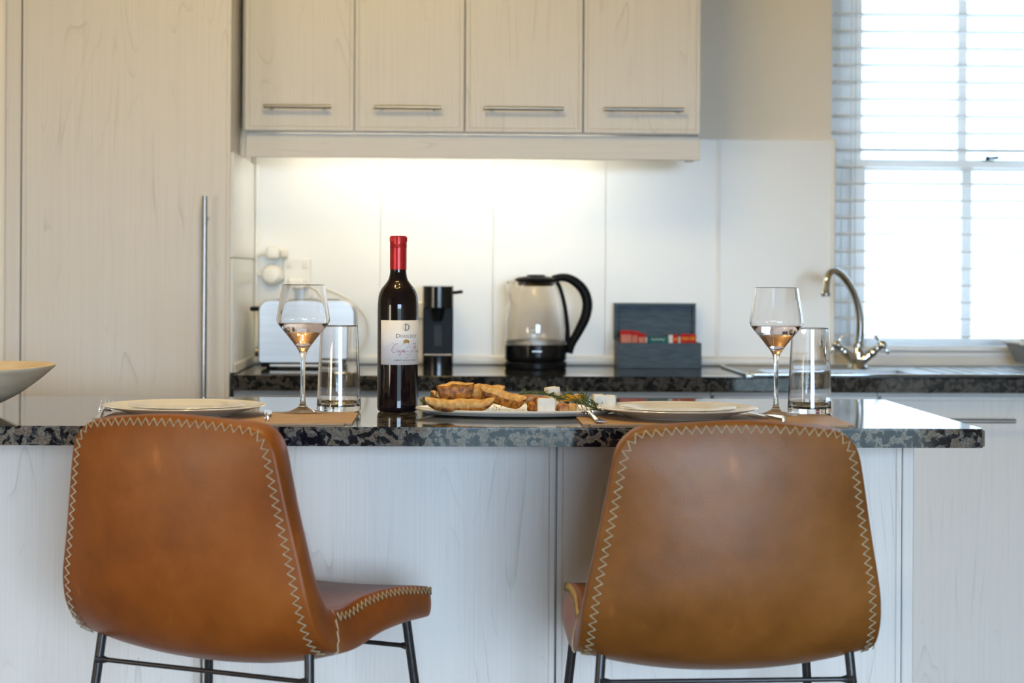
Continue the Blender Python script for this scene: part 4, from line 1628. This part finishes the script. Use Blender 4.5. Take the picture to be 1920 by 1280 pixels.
box('crumb_tray', -.09, .09, -.074, -.0705, .0045, .011, 'satin_steel', toa, .001)

# double wall socket, plugs and lead
YS = TILE_Y
so = thing('wall_socket', 'cream double wall socket above the toaster', 'socket', (-.388, YS, 1.135))
box('face_plate', -.036, .036, -.009, -.0003, -.040, .036, 'white_plastic', so, .003)
box('rocker', -.026, -.014, -.0115, -.0092, .012, .026, 'cream_plastic', so, .001)
box('rocker', .014, .026, -.0115, -.0092, .012, .026, 'cream_plastic', so, .001)
so2 = thing('wall_socket', 'cream single wall socket half hidden behind the wine bottle', 'socket', (-.085, YS, 1.040))
box('face_plate', -.040, .040, -.009, -.0003, -.022, .022, 'cream_plastic', so2, .003)
box('rocker', .016, .028, -.0115, -.0092, -.006, .008, 'white_plastic', so2, .001)
pg = thing('plug', 'round white plug left of the wall socket', 'plug', (-.452, YS, 1.128))
pb = lathe('plug_body', [(0, 0), (.026, 0), (.029, .008), (.026, .026), (.018, .036), (0, .040)], 'white_plastic', pg, 28)
pb.rotation_euler.x = PI / 2
pb.location.y = -.0005
tube('lead', cr([(-.022, -.020, -.004), (-.032, -.024, .004), (-.0345, -.028, .006)], 5), .0032, 'white_plastic', pg, 8)
ad = thing('plug_adaptor', 'grey white plug adaptor above the round plug', 'plug', (-.452, YS, 1.185))
box('adaptor_body', -.012, .020, -.040, -.0005, -.016, .018, 'white_plastic', ad, .008, 4)
box('adaptor_arm', .0205, .042, -.030, -.004, -.012, .010, 'cream_plastic', ad, .006, 3)
tube('lead', cr([(-.012, -.02, -.002), (-.026, -.02, -.002), (-.036, -.02, -.006)], 4), .0045, 'cream_plastic', ad, 8)
pg2 = thing('plug', 'white plug in the socket, its lead looping down to the toaster', 'plug', (-.385, YS - .0092, 1.105))
box('plug_body', -.022, .022, -.034, -.0005, -.012, .014, 'white_plastic', pg2, .006, 3)
tube('lead', cr([(.010, -.034, -.004), (.055, -.036, -.006), (.120, -.036, -.030), (.168, -.030, -.072), (.183, -.026, -.118), (.170, -.030, -.165), (.150, -.060, -.196)], 7), .0028, 'white_plastic', pg2, 8)

# ------------------------------------------------------------------ sink, tap, dish rack
snk = thing('sink', 'stainless steel sink with drainer set in the back worktop', 'sink', (1.15, 4.69, ZB))
ox, oy = 1.15, 4.69
bm = bmesh.new()
zt = .0022
add_box(bm, SX0 - ox, BX0 - ox + .006, SY0 - oy, SY1 - oy, 0, zt)
add_box(bm, BX1 - ox - .006, SX1 - ox, SY0 - oy, SY1 - oy, 0, zt)
add_box(bm, BX0 - ox + .006, BX1 - ox - .006, SY0 - oy, BY0 - oy + .006, 0, zt)
add_box(bm, BX0 - ox + .006, BX1 - ox - .006, BY1 - oy - .006, SY1 - oy, 0, zt)
from_bm('rim', bm, 'steel', snk)
bm = bmesh.new()
loop = [(SX0 - ox, SY0 - oy), (SX1 - ox, SY0 - oy), (SX1 - ox, SY1 - oy), (SX0 - ox, SY1 - oy)]
lp = []
for i, (x_, y_) in enumerate(loop):
    cxr = x_ + (.02 if i in (0, 3) else -.02)
    cyr = y_ + (.02 if i in (0, 1) else -.02)
    a0 = (180, 270, 0, 90)[i]
    lp += [(cxr + .02 * math.cos(math.radians(a0 + 15 * k)), cyr + .02 * math.sin(math.radians(a0 + 15 * k)), .0035) for k in range(7)]
lp.append(lp[0])
add_tube(bm, lp, .0034, 8)
auto_smooth(from_bm('raised_edge', bm, 'chrome', snk), 60)
bm = bmesh.new()
vs = [Vector(v.co) for v in bm.verts]
x0_, x1_, y0_, y1_ = BX0 - ox + .003, BX1 - ox - .003, BY0 - oy + .003, BY1 - oy - .003
v_ = [bm.verts.new(c) for c in ((x0_, y0_, .0), (x1_, y0_, .0), (x1_, y1_, .0), (x0_, y1_, .0), (x0_ + .02, y0_ + .02, -.15), (x1_ - .02, y0_ + .02, -.15), (x1_ - .02, y1_ - .02, -.15), (x0_ + .02, y1_ - .02, -.15))]
for f in ((4, 5, 6, 7), (0, 1, 5, 4), (1, 2, 6, 5), (2, 3, 7, 6), (3, 0, 4, 7)):
    bm.faces.new([v_[k] for k in f])
o = from_bm('bowl', bm, 'steel', snk)
sd = o.modifiers.new('sheet', 'SOLIDIFY')
sd.thickness = .001
for k in range(9):
    x_ = 1.19 - ox + k * .042
    tube('drainer_ridge', [(x_, 4.55 - oy, .0030), (x_, 4.86 - oy, .0034)], .0022, 'steel', snk, 6)

tap = thing('mixer_tap', 'chrome swan neck mixer tap with two cross handles at the sink', 'tap', (1.032, 4.80, ZB + .0025))
lathe('base', [(0, 0), (.026, 0), (.027, .004), (.020, .010), (.016, .016), (.018, .026), (.017, .040), (.013, .052), (0, .052)], 'chrome', tap, 32)
sp_ = cr([(0, 0, .050), (.004, -.004, .085), (.002, -.01, .130), (-.012, -.02, .180), (-.034, -.032, .217), (-.060, -.046, .241), (-.078, -.056, .2425), (-.090, -.064, .228), (-.0945, -.068, .204), (-.0955, -.069, .190)], 7)
n = len(sp_)
tube('spout', sp_, [.0115 - .002 * min(1, 3 * k / n) for k in range(n)], 'chrome', tap, 16)
sco = lathe('spout_collar', [(0, 0), (.013, 0), (.0145, .004), (.0145, .012), (.013, .018), (0, .018)], 'chrome', tap, 24)
sco.location = (0, 0, .050)
noz = lathe('nozzle', [(0, 0), (.0115, 0), (.0125, .006), (.0105, .016), (0, .016)], 'chrome', tap, 24)
noz.location = (-.0957, -.0692, .182)
for s in (-1, 1):
    tube('valve_arm', cr([(s * .006, -.006, .018), (s * .026, -.010, .034), (s * .042, -.012, .048), (s * .052, -.013, .056)], 5),
         [.0125, .0125, .0125, .012, .0115, .011, .0112, .0118, .0118, .0110, .0095, .0085, .0085, .0085, .0095, .0105], 'chrome', tap, 14)
    h = bpy.data.objects.new('cross_handle', None)
    c = Vector((s * .058, -.014, .061))
    bm = bmesh.new()
    ax = Vector((s * .77, -.1, .62)).normalized()
    u_ = Vector((0, 1, 0))
    u_ = (u_ - ax * u_.dot(ax)).normalized()
    v2 = ax.cross(u_)
    add_tube(bm, [c - ax * .008, c, c + ax * .008, c + ax * .011], [.010, .0115, .0095, .005], 14)
    for dr in (u_, -u_, v2, -v2):
        add_tube(bm, [c + dr * .006, c + dr * .014, c + dr * .021, c + dr * .025], [.0045, .0034, .0038, .0050], 8)
        add_tube(bm, [c + dr * .024, c + dr * .027, c + dr * .0285], [.0050, .0052, .0030], 8)
    auto_smooth(from_bm('cross_handle', bm, 'chrome', tap), 60)

rack = thing('dish_rack', 'grey ribbed dish rack with white rim at the right edge of the sink', 'dish rack', (1.555, 4.80, ZB + .0068))
bm = bmesh.new()
lo = [(-.100, -.055), (.100, -.055), (.100, .075), (-.100, .075)]
hi = [(-.125, -.070), (.125, -.070), (.125, .085), (-.125, .085)]
vl = [bm.verts.new((a, b, .010)) for a, b in lo]
vh = [bm.verts.new((a, b, .062)) for a, b in hi]
bm.faces.new(vl)
for k in range(4):
    bm.faces.new((vl[k], vl[(k + 1) % 4], vh[(k + 1) % 4], vh[k]))
o = from_bm('basket', bm, 'grey_plastic', rack)
sd = o.modifiers.new('sheet', 'SOLIDIFY')
sd.thickness = .002
for k in range(12):
    f = -1 + 2 * (k + .5) / 12
    tube('rib', [(f * .098, -.0575, .011), (f * .123, -.0728, .061)], .0034, 'grey_plastic', rack, 8)
bm = bmesh.new()
rp = [(-.127, -.072, .064), (.127, -.072, .064), (.127, .087, .064), (-.127, .087, .064), (-.127, -.072, .064)]
for a, b in zip(rp[:-1], rp[1:]):
    add_tube(bm, [a, b], .006, 10)
auto_smooth(from_bm('rim', bm, 'white_plastic', rack), 60)
for k in range(6):
    lathe('foot', [(0, 0), (.006, 0), (.0068, .004), (.005, .009), (0, .010)], 'white_plastic', rack, 14, cx=-.095 + k * .034, cy=-.050)
